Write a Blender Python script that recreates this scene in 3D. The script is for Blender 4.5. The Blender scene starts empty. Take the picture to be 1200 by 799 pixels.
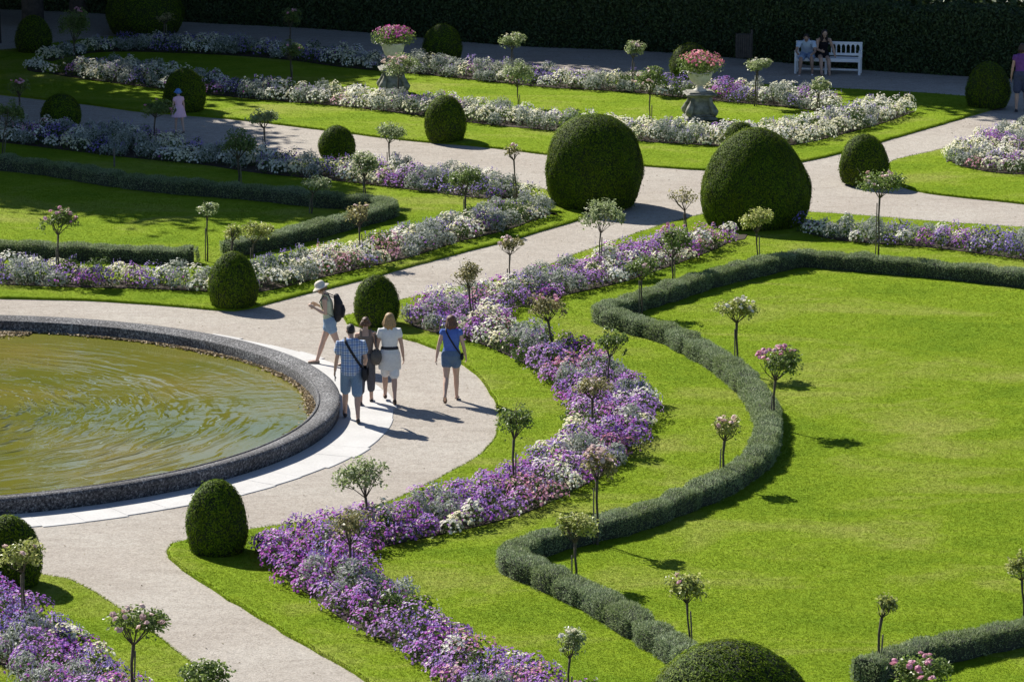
import bpy, math, random
import numpy as np
from mathutils import Vector, Matrix
R_ = np.random.default_rng(7)
random.seed(7)
PI = math.pi
scene = bpy.context.scene
C = scene.collection

# ---------------------------------------------------------------- camera model (measured from the photograph)
F, TH, CH = 5000.0, math.radians(11.72), 16.6


def gp(px, py, z=0.0):
    """where the sight line through a photo pixel meets the height z"""
    x = (px - 600) / F
    y = -(py - 399.5) / F
    d = (x, math.cos(TH) + y * math.sin(TH), -math.sin(TH) + y * math.cos(TH))
    t = (z - CH) / d[2]
    return np.array([d[0] * t, d[1] * t, z])


def zat(p, py):
    """height above point p at which the photo row py is reached"""
    a = TH + math.atan((py - 399.5) / F)
    return CH - p[1] * math.tan(a)


def ppm(p):
    return F / (p[1] * math.cos(TH) + (CH - p[2]) * math.sin(TH))


cam = bpy.data.cameras.new('camera')
cam.sensor_width = 36.0
cam.lens = F / 1200 * 36.0
cam.clip_start = 1.0
cam.clip_end = 6000
co = bpy.data.objects.new('camera', cam)
co.location = (0, 0, CH)
co.rotation_euler = (PI / 2 - TH, 0, 0)
C.objects.link(co)
scene.camera = co

# ---------------------------------------------------------------- light
SUN_EL = math.radians(39.5)
SUN_AZ = math.radians(-40.5)          # from +Y towards +X
sdir = Vector((math.sin(SUN_AZ) * math.cos(SUN_EL), math.cos(SUN_AZ) * math.cos(SUN_EL), math.sin(SUN_EL)))
sl = bpy.data.lights.new('sun', 'SUN')
sl.energy = 5.0
sl.angle = math.radians(0.53)
sl.color = (1.0, 0.95, 0.86)
so = bpy.data.objects.new('sun', sl)
so.rotation_euler = sdir.to_track_quat('Z', 'Y').to_euler()
so.location = (-40, 140, 80)
C.objects.link(so)
w = bpy.data.worlds.new('World')
scene.world = w
w.use_nodes = True
nt = w.node_tree
nt.nodes.clear()
sky = nt.nodes.new('ShaderNodeTexSky')
sky.sky_type = 'NISHITA'
sky.sun_disc = False
sky.sun_elevation = SUN_EL
sky.sun_rotation = SUN_AZ
sky.air_density = .7
sky.dust_density = .3
sky.ozone_density = 2.5
bg = nt.nodes.new('ShaderNodeBackground')
bg.inputs[1].default_value = 0.075
ow = nt.nodes.new('ShaderNodeOutputWorld')
nt.links.new(sky.outputs[0], bg.inputs[0])
nt.links.new(bg.outputs[0], ow.inputs[0])
scene.view_settings.view_transform = 'Standard'
scene.view_settings.look = 'None'
scene.view_settings.exposure = 0.82
scene.view_settings.gamma = 1.0
scene.cycles.max_bounces = 8
scene.cycles.transparent_max_bounces = 4


# ---------------------------------------------------------------- helpers: objects
def tag(o, label=None, cat=None, group=None, kind=None):
    if label: o['label'] = label
    if cat: o['category'] = cat
    if group: o['group'] = group
    if kind: o['kind'] = kind
    return o


def empty(name, loc, rz=0.0):
    o = bpy.data.objects.new(name, None)
    o.location = tuple(loc)
    o.rotation_euler = (0, 0, rz)
    o.empty_display_size = 0.2
    C.objects.link(o)
    return o


def link_mesh(name, me, mat, parent=None, loc=None):
    o = bpy.data.objects.new(name, me)
    for m in (mat if isinstance(mat, (list, tuple)) else [mat]):
        me.materials.append(m)
    if parent is not None: o.parent = parent
    if loc is not None: o.location = tuple(loc)
    C.objects.link(o)
    return o


def np_mesh(name, V, Q, rnd=None, smooth=False, nrm=None):
    V = np.ascontiguousarray(V, np.float32)
    Q = np.ascontiguousarray(Q, np.int32)
    me = bpy.data.meshes.new(name)
    k = Q.shape[1]
    me.vertices.add(len(V))
    me.vertices.foreach_set('co', V.ravel())
    me.loops.add(Q.size)
    me.loops.foreach_set('vertex_index', Q.ravel())
    me.polygons.add(len(Q))
    me.polygons.foreach_set('loop_start', np.arange(0, Q.size, k, dtype=np.int32))
    me.polygons.foreach_set('use_smooth', np.full(len(Q), smooth))
    if rnd is not None:
        a = me.attributes.new('rnd', 'FLOAT', 'POINT')
        a.data.foreach_set('value', np.ascontiguousarray(rnd, np.float32))
    if nrm is not None:
        a = me.attributes.new('face_normal', 'FLOAT_VECTOR', 'POINT')
        a.data.foreach_set('vector', np.ascontiguousarray(nrm, np.float32).ravel())
    me.update(calc_edges=True)
    me.validate()
    return me


class MB:
    """collects polygons of one mesh"""
    def __init__(s): s.v, s.f = [], []

    def add(s, V, Fs):
        n = len(s.v)
        s.v += [tuple(map(float, p)) for p in V]
        s.f += [tuple(i + n for i in f) for f in Fs]
        return s

    def box(s, c, d, rot=None, bev=0.0):
        hx, hy, hz = d[0] / 2, d[1] / 2, d[2] / 2
        b = min(bev, hx * .9, hy * .9, hz * .9)
        pts, fs = [], []
        if b <= 0:
            pts = [(x, y, z) for x in (-hx, hx) for y in (-hy, hy) for z in (-hz, hz)]
            fs = [(0, 1, 3, 2), (4, 6, 7, 5), (0, 4, 5, 1), (2, 3, 7, 6), (0, 2, 6, 4), (1, 5, 7, 3)]
        else:
            def ring(ix, iy, z):
                return [(-ix, -iy + b, z), (-ix + b, -iy, z), (ix - b, -iy, z), (ix, -iy + b, z), (ix, iy - b, z), (ix - b, iy, z), (-ix + b, iy, z), (-ix, iy - b, z)]
            for ix, iy, z in ((hx - b, hy - b, -hz), (hx, hy, -hz + b), (hx, hy, hz - b), (hx - b, hy - b, hz)):
                pts += ring(ix, iy, z)
            for r in range(3):
                for i in range(8):
                    j = (i + 1) % 8
                    fs.append((r * 8 + i, r * 8 + j, r * 8 + 8 + j, r * 8 + 8 + i))
            fs.append(tuple(range(7, -1, -1)))
            fs.append(tuple(range(24, 32)))
        M = rot if rot is not None else Matrix.Identity(3)
        return s.add([Vector(c) + M @ Vector(p) for p in pts], fs)

    def tube(s, pts, rx, ry=None, seg=10, ref=(1, 0, 0), cap=True):
        """closed tube through pts with elliptical rings; rounded ends"""
        pts = [Vector(p) for p in pts]
        n = len(pts)
        if not hasattr(rx, '__len__'): rx = [rx] * n
        if ry is None: ry = rx
        if not hasattr(ry, '__len__'): ry = [ry] * n
        P, A, B, T = [], [], [], []
        for i in range(n):
            t = (pts[min(i + 1, n - 1)] - pts[max(i - 1, 0)])
            T.append(t.normalized() if t.length > 1e-9 else Vector((0, 0, 1)))
        rings = []
        if cap:
            rings.append((pts[0] - T[0] * min(rx[0], ry[0]) * .6, T[0], rx[0] * .55, ry[0] * .55))
        for i in range(n): rings.append((pts[i], T[i], rx[i], ry[i]))
        if cap:
            rings.append((pts[-1] + T[-1] * min(rx[-1], ry[-1]) * .6, T[-1], rx[-1] * .55, ry[-1] * .55))
        V, Fs = [], []
        for (p, t, a, b) in rings:
            rf = Vector(ref)
            if abs(rf.dot(t)) > .95: rf = Vector((0, 1, 0)) if abs(t.y) < .9 else Vector((0, 0, 1))
            x = (rf - t * rf.dot(t)).normalized()
            y = t.cross(x)
            for k in range(seg):
                an = 2 * PI * k / seg
                V.append(p + x * (a * math.cos(an)) + y * (b * math.sin(an)))
        m = len(rings)
        for r in range(m - 1):
            for k in range(seg):
                j = (k + 1) % seg
                Fs.append((r * seg + k, r * seg + j, (r + 1) * seg + j, (r + 1) * seg + k))
        Fs.append(tuple(range(seg - 1, -1, -1)))
        Fs.append(tuple((m - 1) * seg + k for k in range(seg)))
        return s.add(V, Fs)

    def ell(s, c, r, seg=14, rings=9, rot=None):
        V, Fs = [], []
        M = rot if rot is not None else Matrix.Identity(3)
        for i in range(1, rings):
            a = PI * i / rings
            for k in range(seg):
                an = 2 * PI * k / seg
                V.append(Vector(c) + M @ Vector((r[0] * math.sin(a) * math.cos(an), r[1] * math.sin(a) * math.sin(an), -r[2] * math.cos(a))))
        V.append(Vector(c) + M @ Vector((0, 0, -r[2])))
        V.append(Vector(c) + M @ Vector((0, 0, r[2])))
        b, t = len(V) - 2, len(V) - 1
        for i in range(rings - 2):
            for k in range(seg):
                j = (k + 1) % seg
                Fs.append((i * seg + k, i * seg + j, (i + 1) * seg + j, (i + 1) * seg + k))
        for k in range(seg):
            j = (k + 1) % seg
            Fs.append((b, j, k))
            Fs.append((t, (rings - 2) * seg + k, (rings - 2) * seg + j))
        return s.add(V, Fs)

    def lathe(s, prof, seg=32, c=(0, 0, 0), a0=0.0, a1=2 * PI):
        full = abs(a1 - a0 - 2 * PI) < 1e-6
        n = seg if full else seg + 1
        V, Fs = [], []
        for (r, z) in prof:
            for k in range(n):
                a = a0 + (a1 - a0) * k / seg
                V.append((c[0] + r * math.cos(a), c[1] + r * math.sin(a), c[2] + z))
        for i in range(len(prof) - 1):
            for k in range(seg):
                j = (k + 1) % n if full else k + 1
                Fs.append((i * n + k, i * n + j, (i + 1) * n + j, (i + 1) * n + k))
        return s.add(V, Fs)

    def build(s, name, mat, parent=None, smooth=True, loc=None):
        me = bpy.data.meshes.new(name)
        me.from_pydata(s.v, [], s.f)
        me.polygons.foreach_set('use_smooth', [smooth] * len(me.polygons))
        me.update()
        return link_mesh(name, me, mat, parent, loc)

    def fused(s, name, mat, parent=None, voxel=0.008, smooth=6, loc=None):
        """one continuous skin round all the shapes"""
        me = bpy.data.meshes.new(name)
        me.from_pydata(s.v, [], s.f)
        o = bpy.data.objects.new(name, me)
        C.objects.link(o)
        m = o.modifiers.new('r', 'REMESH'); m.mode = 'VOXEL'; m.voxel_size = voxel
        if smooth:
            m = o.modifiers.new('s', 'SMOOTH'); m.iterations = smooth; m.factor = .5
        dg = bpy.context.evaluated_depsgraph_get()
        nm = bpy.data.meshes.new_from_object(o.evaluated_get(dg))
        bpy.data.objects.remove(o)
        bpy.data.meshes.remove(me)
        nm.name = name
        nm.polygons.foreach_set('use_smooth', [True] * len(nm.polygons))
        nm.materials.clear()
        return link_mesh(name, nm, mat, parent, loc)


# ---------------------------------------------------------------- helpers: materials
def nodes_of(m):
    m.use_nodes = True
    t = m.node_tree
    t.nodes.clear()
    return t, t.nodes.new('ShaderNodeOutputMaterial')


def ramp(t, cols, pos=None):
    r = t.nodes.new('ShaderNodeValToRGB')
    e = r.color_ramp.elements
    n = len(cols)
    while len(e) < n: e.new(.5)
    for i, c in enumerate(cols):
        e[i].position = pos[i] if pos else i / max(1, n - 1)
        e[i].color = (*c, 1)
    return r


def noise(t, scale, detail=4.0, rough=.6, vec=None, dist=0.0):
    n = t.nodes.new('ShaderNodeTexNoise')
    n.inputs['Scale'].default_value = scale
    n.inputs['Detail'].default_value = detail
    n.inputs['Roughness'].default_value = rough
    n.inputs['Distortion'].default_value = dist
    if vec is not None: t.links.new(vec, n.inputs['Vector'])
    return n


def mixc(t, a, b, fac, mode='MIX'):
    m = t.nodes.new('ShaderNodeMix')
    m.data_type = 'RGBA'
    m.blend_type = mode
    for s_, v in ((6, a), (7, b), (0, fac)):
        if hasattr(v, 'links') or hasattr(v, 'is_linked'): t.links.new(v, m.inputs[s_])
        elif s_ == 0: m.inputs[0].default_value = v
        else: m.inputs[s_].default_value = (*v, 1)
    return m.outputs[2]


def coords(t):
    g = t.nodes.new('ShaderNodeNewGeometry')
    return g.outputs['Position']


def objco(t):
    return t.nodes.new('ShaderNodeTexCoord').outputs['Object']


def leaf_mat(name, cols, trans=.35, rough=.55, patch=None, patch_scale=.6, spec=.3, tcol=None, soft=0.0):
    m = bpy.data.materials.new(name)
    t, out = nodes_of(m)
    at = t.nodes.new('ShaderNodeAttribute')
    at.attribute_name = 'rnd'
    rp = ramp(t, cols)
    t.links.new(at.outputs['Fac'], rp.inputs[0])
    col = rp.outputs[0]
    if patch:
        n = noise(t, patch_scale, 3, .6, coords(t))
        r2 = ramp(t, [(0, 0, 0), (1, 1, 1)], [.38, .62])
        t.links.new(n.outputs[0], r2.inputs[0])
        col = mixc(t, col, patch, r2.outputs[0], 'MULTIPLY')
    p = t.nodes.new('ShaderNodeBsdfPrincipled')
    t.links.new(col, p.inputs['Base Color'])
    p.inputs['Roughness'].default_value = rough
    p.inputs['Specular IOR Level'].default_value = spec
    if soft:                                   # small leaves shade partly like the clipped face they make up
        an = t.nodes.new('ShaderNodeAttribute'); an.attribute_name = 'face_normal'
        gm = t.nodes.new('ShaderNodeNewGeometry')
        va = t.nodes.new('ShaderNodeVectorMath'); va.operation = 'SCALE'; va.inputs['Scale'].default_value = soft
        t.links.new(an.outputs['Vector'], va.inputs[0])
        vb = t.nodes.new('ShaderNodeVectorMath'); vb.operation = 'SCALE'; vb.inputs['Scale'].default_value = 1 - soft
        t.links.new(gm.outputs['Normal'], vb.inputs[0])
        vc = t.nodes.new('ShaderNodeVectorMath'); vc.operation = 'ADD'
        t.links.new(va.outputs[0], vc.inputs[0]); t.links.new(vb.outputs[0], vc.inputs[1])
        vd = t.nodes.new('ShaderNodeVectorMath'); vd.operation = 'NORMALIZE'
        t.links.new(vc.outputs[0], vd.inputs[0])
        t.links.new(vd.outputs[0], p.inputs['Normal'])
    sh = p.outputs[0]
    if trans > 0:
        tr = t.nodes.new('ShaderNodeBsdfTranslucent')
        if tcol: t.links.new(mixc(t, col, tcol, 1.0, 'MULTIPLY'), tr.inputs[0])
        else: t.links.new(col, tr.inputs[0])
        mx = t.nodes.new('ShaderNodeMixShader')
        mx.inputs[0].default_value = trans
        t.links.new(p.outputs[0], mx.inputs[1])
        t.links.new(tr.outputs[0], mx.inputs[2])
        sh = mx.outputs[0]
    t.links.new(sh, out.inputs[0])
    return m


def solid(name, c1, c2=None, scale=30.0, rough=.8, bump=.0, bscale=None, spec=.3, obj=True, detail=4, metal=0.0, bdist=.01):
    m = bpy.data.materials.new(name)
    t, out = nodes_of(m)
    p = t.nodes.new('ShaderNodeBsdfPrincipled')
    p.inputs['Roughness'].default_value = rough
    p.inputs['Specular IOR Level'].default_value = spec
    p.inputs['Metallic'].default_value = metal
    v = objco(t) if obj else coords(t)
    n = noise(t, scale, detail, .6, v)
    rp = ramp(t, [c1, c2 or tuple(x * .8 for x in c1)], [.35, .65])
    t.links.new(n.outputs[0], rp.inputs[0])
    t.links.new(rp.outputs[0], p.inputs['Base Color'])
    if bump:
        b = t.nodes.new('ShaderNodeBump')
        b.inputs['Strength'].default_value = bump
        b.inputs['Distance'].default_value = bdist
        n2 = noise(t, bscale or scale * 2, 5, .65, v)
        t.links.new(n2.outputs[0], b.inputs['Height'])
        t.links.new(b.outputs[0], p.inputs['Normal'])
    t.links.new(p.outputs[0], out.inputs[0])
    return m


def gravel_mat():
    m = bpy.data.materials.new('pale_gravel')
    t, out = nodes_of(m)
    v = coords(t)
    p = t.nodes.new('ShaderNodeBsdfPrincipled')
    p.inputs['Roughness'].default_value = .95
    p.inputs['Specular IOR Level'].default_value = .1
    big = noise(t, .35, 4, .6, v)
    rb = ramp(t, [(.362, .326, .286), (.404, .374, .333)], [.35, .65])
    t.links.new(big.outputs[0], rb.inputs[0])
    vo = t.nodes.new('ShaderNodeTexVoronoi')
    vo.inputs['Scale'].default_value = 42
    t.links.new(v, vo.inputs['Vector'])
    rs = ramp(t, [(.62, .6, .57), (1.0, 1.0, 1.0), (1.22, 1.2, 1.16)], [.0, .55, 1.0])
    sep = t.nodes.new('ShaderNodeSeparateColor')
    t.links.new(vo.outputs['Color'], sep.inputs[0])
    t.links.new(sep.outputs[0], rs.inputs[0])
    c = mixc(t, rb.outputs[0], rs.outputs[0], .6, 'MULTIPLY')
    mid = noise(t, 5.0, 5, .7, v)
    # scuffed and damper patches, rake marks
    mp2 = t.nodes.new('ShaderNodeMapping'); mp2.inputs['Rotation'].default_value = (0, 0, .5); mp2.inputs['Scale'].default_value = (.5, 2.2, 1)
    t.links.new(v, mp2.inputs['Vector'])
    sc2 = noise(t, 1.1, 5, .65, mp2.outputs[0], .8)
    rsc = ramp(t, [(.87, .86, .85), (1, 1, 1)], [.34, .5])
    t.links.new(sc2.outputs[0], rsc.inputs[0])
    c = mixc(t, c, rsc.outputs[0], .8, 'MULTIPLY')
    rm = ramp(t, [(.88, .87, .86), (1.05, 1.05, 1.05)], [.35, .6])
    t.links.new(mid.outputs[0], rm.inputs[0])
    c = mixc(t, c, rm.outputs[0], .8, 'MULTIPLY')
    t.links.new(c, p.inputs['Base Color'])
    b = t.nodes.new('ShaderNodeBump')
    b.inputs['Strength'].default_value = .8
    b.inputs['Distance'].default_value = .02
    n2 = noise(t, 34, 6, .75, v)
    t.links.new(n2.outputs[0], b.inputs['Height'])
    t.links.new(b.outputs[0], p.inputs['Normal'])
    t.links.new(p.outputs[0], out.inputs[0])
    return m


def lawn_mat(name, trans=False):
    m = bpy.data.materials.new(name)
    t, out = nodes_of(m)
    v = coords(t)
    p = t.nodes.new('ShaderNodeBsdfPrincipled')
    p.inputs['Roughness'].default_value = .85
    p.inputs['Specular IOR Level'].default_value = .04
    mpn = t.nodes.new('ShaderNodeMapping')
    mpn.inputs['Rotation'].default_value = (0, 0, math.radians(-38))
    mpn.inputs['Scale'].default_value = (.28, .44, 1)
    t.links.new(v, mpn.inputs['Vector'])
    big = noise(t, 1.0, 6, .66, mpn.outputs[0], .7)
    rb = ramp(t, [(.134, .215, .010), (.180, .260, .014), (.252, .284, .055)], [.34, .5, .68])
    t.links.new(big.outputs[0], rb.inputs[0])
    c = rb.outputs[0]
    mid = noise(t, 6.5, 6, .72, v, .3)
    rm = ramp(t, [(.78, .84, .75), (1.0, 1.0, 1.0), (1.15, 1.1, 1.1)], [.32, .52, .72])
    t.links.new(mid.outputs[0], rm.inputs[0])
    c = mixc(t, c, rm.outputs[0], .9, 'MULTIPLY')
    if trans:
        at = t.nodes.new('ShaderNodeAttribute')
        at.attribute_name = 'rnd'
        ra = ramp(t, [(.84, .86, .8), (1.0, 1.0, 1.0), (1.16, 1.1, 1.1)])
        t.links.new(at.outputs['Fac'], ra.inputs[0])
        c = mixc(t, c, ra.outputs[0], 1.0, 'MULTIPLY')
        t.links.new(c, p.inputs['Base Color'])
        tr = t.nodes.new('ShaderNodeBsdfTranslucent')
        t.links.new(c, tr.inputs[0])
        # thin blades: soften the facet normals towards the sward's own
        gm = t.nodes.new('ShaderNodeNewGeometry')
        vm = t.nodes.new('ShaderNodeVectorMath'); vm.operation = 'MULTIPLY_ADD'
        vm.inputs[1].default_value = (.3, .3, .3); vm.inputs[2].default_value = (0, 0, .85)
        t.links.new(gm.outputs['Normal'], vm.inputs[0])
        nm_ = t.nodes.new('ShaderNodeVectorMath'); nm_.operation = 'NORMALIZE'
        t.links.new(vm.outputs[0], nm_.inputs[0])
        t.links.new(nm_.outputs[0], p.inputs['Normal'])
        mx = t.nodes.new('ShaderNodeMixShader')
        mx.inputs[0].default_value = .35
        t.links.new(p.outputs[0], mx.inputs[1])
        t.links.new(tr.outputs[0], mx.inputs[2])
        t.links.new(mx.outputs[0], out.inputs[0])
    else:
        t.links.new(c, p.inputs['Base Color'])
        b = t.nodes.new('ShaderNodeBump')
        b.inputs['Strength'].default_value = .25
        b.inputs['Distance'].default_value = .03
        n2 = noise(t, 26, 5, .75, v)
        t.links.new(n2.outputs[0], b.inputs['Height'])
        t.links.new(b.outputs[0], p.inputs['Normal'])
        t.links.new(p.outputs[0], out.inputs[0])
    return m


def rim_mat():
    m = bpy.data.materials.new('weathered_stone')
    t, out = nodes_of(m)
    v = coords(t)
    p = t.nodes.new('ShaderNodeBsdfPrincipled')
    p.inputs['Roughness'].default_value = .85
    n1 = noise(t, 24, 8, .8, v)
    r1 = ramp(t, [(.014, .014, .018), (.135, .135, .14), (.50, .50, .50)], [.42, .54, .64])
    t.links.new(n1.outputs[0], r1.inputs[0])
    n2 = noise(t, 1.1, 4, .6, v)
    r2 = ramp(t, [(.6, .58, .58), (1.1, 1.1, 1.1)], [.35, .65])
    t.links.new(n2.outputs[0], r2.inputs[0])
    t.links.new(mixc(t, r1.outputs[0], r2.outputs[0], 1.0, 'MULTIPLY'), p.inputs['Base Color'])
    b = t.nodes.new('ShaderNodeBump')
    b.inputs['Strength'].default_value = .9
    b.inputs['Distance'].default_value = .02
    n3 = noise(t, 38, 5, .7, v)
    t.links.new(n3.outputs[0], b.inputs['Height'])
    t.links.new(b.outputs[0], p.inputs['Normal'])
    t.links.new(p.outputs[0], out.inputs[0])
    return m


POOL = np.array([-10.75, 73.5])
M = {}
M['gravel'] = gravel_mat()
M['lawn'] = lawn_mat('mown_lawn')
M['grass'] = lawn_mat('grass_blades', True)
M['rim'] = rim_mat()
M['soil'] = solid('dark_soil', (.035, .026, .018), (.055, .042, .03), 14, .95, .6, obj=False)
M['green'] = leaf_mat('bedding_leaves', [(.035, .07, .012), (.07, .12, .022), (.12, .18, .04)], .35)
M['silver'] = leaf_mat('silver_leaves', [(.22, .25, .20), (.36, .39, .34), (.54, .56, .50)], .3)
M['white'] = leaf_mat('cream_petals', [(.80, .77, .64), (.86, .85, .78), (.82, .78, .50), (.87, .87, .83)], .4)
M['purple'] = leaf_mat('purple_petals', [(.24, .08, .46), (.44, .19, .62), (.50, .08, .49), (.62, .41, .74), (.52, .28, .66), (.33, .14, .55), (.58, .17, .60)], .4)
M['violet'] = leaf_mat('violet_petals', [(.16, .11, .48), (.30, .21, .58), (.44, .34, .68)], .35)
M['pinkp'] = leaf_mat('pink_petals', [(.62, .22, .34), (.72, .36, .46), (.75, .5, .55)], .3)
M['yew'] = leaf_mat('yew_needles', [(.042, .085, .003), (.095, .168, .006), (.18, .262, .010)], .2, .6, spec=.1, soft=.6, patch=(.95, .84, .6), patch_scale=1.6)
M['yewcore'] = solid('yew_inside', (.012, .02, .005), (.02, .03, .008), 20, .9, .5)
M['hedge'] = leaf_mat('grey_green_sprigs', [(.12, .165, .070), (.235, .305, .150), (.42, .49, .31)], .35, .6, soft=.5, spec=.15, patch=(.80, .82, .62), patch_scale=1.1)
M['hedgecore'] = solid('hedge_inside', (.03, .036, .024), (.045, .05, .036), 12, .95, .5, obj=False)
M['ivy'] = leaf_mat('dark_hedge_leaves', [(.025, .046, .016), (.045, .075, .024), (.085, .125, .04)], .15, .4)
M['treeleaf'] = leaf_mat('tree_leaves', [(.03, .06, .012), (.05, .09, .02), (.08, .12, .03)], .3)
M['bark'] = solid('grey_bark', (.10, .085, .07), (.05, .042, .035), 9, .95, .8)
M['stem'] = solid('rose_stem', (.10, .085, .06), (.06, .05, .035), 20, .9, .5)
M['stake'] = solid('weathered_stake', (.20, .17, .13), (.12, .10, .08), 18, .9, .4)
M['rgreen'] = leaf_mat('rose_leaves', [(.08, .13, .025), (.15, .22, .05), (.27, .33, .11)], .5, .4, spec=.45)
M['ryellow'] = leaf_mat('yellow_rose_leaves', [(.20, .25, .05), (.35, .39, .10), (.58, .56, .26)], .5, .4, spec=.4)
M['rpale'] = leaf_mat('pale_rose_leaves', [(.16, .22, .07), (.29, .35, .15), (.47, .51, .32)], .5, .4, spec=.45)
M['rdry'] = leaf_mat('dry_rose_leaves', [(.17, .16, .06), (.28, .26, .11), (.42, .38, .2)], .5, .4, spec=.4)
M['rpink'] = leaf_mat('rose_pink_petals', [(.55, .20, .33), (.66, .32, .43), (.72, .48, .54)], .3)
M['rblush'] = leaf_mat('rose_blush_petals', [(.62, .40, .38), (.70, .54, .50), (.74, .64, .58)], .3)
M['rcream'] = leaf_mat('rose_cream_petals', [(.70, .64, .44), (.76, .72, .58), (.78, .76, .7)], .3)
M['rmagenta'] = leaf_mat('magenta_petals', [(.42, .05, .26), (.52, .10, .36), (.62, .22, .44)], .3)
M['rbright'] = leaf_mat('bright_pink_petals', [(.68, .14, .24), (.76, .24, .33), (.78, .42, .45)], .3)


# ---------------------------------------------------------------- helpers: curves, polygons
def spline(pts, step=.2, closed=False):
    P = [np.array(p, float) for p in pts]
    n = len(P)
    out = []
    rng = range(n if closed else n - 1)
    for i in rng:
        p0 = P[(i - 1) % n] if (closed or i > 0) else P[0]
        p1, p2 = P[i], P[(i + 1) % n]
        p3 = P[(i + 2) % n] if (closed or i + 2 < n) else P[-1]
        # centripetal-ish: limit tangents so that sharp corners do not overshoot
        L = np.linalg.norm(p2 - p1)
        m1 = (p2 - p0) * .5
        m2 = (p3 - p1) * .5
        for mm in (m1, m2):
            l = np.linalg.norm(mm)
            if l > L: mm *= L / l
        k = max(1, int(L / step))
        for j in range(k):
            t = j / k
            out.append((2 * t**3 - 3 * t**2 + 1) * p1 + (t**3 - 2 * t**2 + t) * m1 + (-2 * t**3 + 3 * t**2) * p2 + (t**3 - t**2) * m2)
    if not closed: out.append(P[-1])
    return np.array(out)


def inside(pts, poly):
    x, y = pts[:, 0], pts[:, 1]
    r = np.zeros(len(pts), bool)
    n = len(poly)
    for i in range(n):
        x1, y1 = poly[i][:2]
        x2, y2 = poly[(i + 1) % n][:2]
        if y1 == y2: continue
        c = ((y1 > y) != (y2 > y)) & (x < (x2 - x1) * (y - y1) / (y2 - y1) + x1)
        r ^= c
    return r


def edge_dist(pts, poly):
    d = np.full(len(pts), 1e9)
    n = len(poly)
    for i in range(n):
        a, b = np.array(poly[i][:2]), np.array(poly[(i + 1) % n][:2])
        ab = b - a
        t = np.clip(((pts - a) @ ab) / max(1e-9, ab @ ab), 0, 1)
        d = np.minimum(d, np.linalg.norm(pts - (a + t[:, None] * ab), axis=1))
    return d


def scatter(poly, dens, rng=R_):
    """random points in a polygon; dens = number or function of (x,y) with a maximum of .mx"""
    poly = np.array(poly)[:, :2]
    lo, hi = poly.min(0), poly.max(0)
    n = int(np.prod(hi - lo) * dens)
    p = rng.random((n, 2)) * (hi - lo) + lo
    return p[inside(p, poly)]


def unit(a):
    return a / np.maximum(1e-9, np.linalg.norm(a, axis=-1, keepdims=True))


def rdir(n, rng=R_):
    return unit(rng.normal(size=(n, 3)))


def leaves(P, N, L, W, rng=R_, tilt=.5, fold=.15):
    """diamond leaves at P facing N"""
    n = len(P)
    N = unit(N + rdir(n, rng) * tilt)
    a = unit(np.cross(N, rdir(n, rng)))
    s = np.cross(N, a)
    L = (L * (0.7 + .6 * rng.random(n)))[:, None]
    W = (W * (0.7 + .6 * rng.random(n)))[:, None]
    V = np.stack([P - a * L / 2, P + s * W / 2 + N * L * fold, P + a * L / 2, P - s * W / 2 + N * L * fold], 1).reshape(-1, 3)
    Q = np.arange(4 * n).reshape(n, 4)
    return V, Q, np.repeat(rng.random(n), 4)


def blades(P, D, L, W, rng=R_):
    """thin upright triangles growing from P along D"""
    n = len(P)
    D = unit(D)
    s = unit(np.cross(D, rdir(n, rng)))
    L = (L * (0.6 + .8 * rng.random(n)))[:, None]
    V = np.stack([P - s * W / 2, P + s * W / 2, P + D * L], 1).reshape(-1, 3)
    return V, np.arange(3 * n).reshape(n, 3), np.repeat(rng.random(n), 3)


def blooms(P, N, r, rng=R_, k=5, cup=.35):
    """small five-sided open flowers"""
    n = len(P)
    N = unit(N)
    a = unit(np.cross(N, rdir(n, rng)))
    b = np.cross(N, a)
    r = (r * (0.7 + .6 * rng.random(n)))[:, None]
    V = [P - N * r * cup]
    for i in range(k):
        an = 2 * PI * i / k
        V.append(P + (a * math.cos(an) + b * math.sin(an)) * r)
    V = np.stack(V, 1).reshape(-1, 3)
    base = np.arange(n)[:, None] * (k + 1)
    T = np.concatenate([np.concatenate([base, base + 1 + i, base + 1 + (i + 1) % k], 1) for i in range(k)], 0)
    return V, T, np.repeat(rng.random(n), k + 1)


def rosettes(P, r, rng=R_):
    """double rose blooms: two cups of petals, one within the other"""
    n = len(P)
    up = unit(np.array([0, -.15, 1.0]) + rdir(n, rng) * .7)
    v1, t1, r1 = blooms(P, up, r, rng, 6, .7)
    v2, t2, r2 = blooms(P + up * r * .25, up, r * .65, rng, 5, .5)
    v3, t3, r3 = blooms(P - up * r * .1, -up + rdir(n, rng) * .5, r * .9, rng, 6, .7)
    V = np.concatenate([v1, v2, v3]); T = np.concatenate([t1, t2 + len(v1), t3 + len(v1) + len(v2)])
    return V, T, np.concatenate([r1, r2, r3])


def cat(parts):
    V, Q, r, o = [], [], [], 0
    for v, q, x in parts:
        V.append(v); Q.append(q + o); r.append(x); o += len(v)
    return np.concatenate(V), np.concatenate(Q), np.concatenate(r)


def px(seq, z=None):
    """pixels (x, y[, z]) of the photograph to points on the ground below them"""
    out = []
    for p in seq:
        zz = p[2] if len(p) > 2 else (z or 0)
        g = gp(p[0], p[1], zz)
        out.append((g[0], g[1]))
    return out


# ================================================================ GROUND
def sheet(name, poly, z, mat):
    me = bpy.data.meshes.new(name)
    me.from_pydata([(p[0], p[1], z) for p in poly], [], [tuple(range(len(poly)))])
    o = link_mesh(name, me, mat)
    o['kind'] = 'structure'
    return o


sheet('gravel_path', [(-1500, -300), (1500, -300), (1500, 3000), (-1500, 3000)], 0.0, M['gravel'])

LAWN_Z = .06


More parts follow.
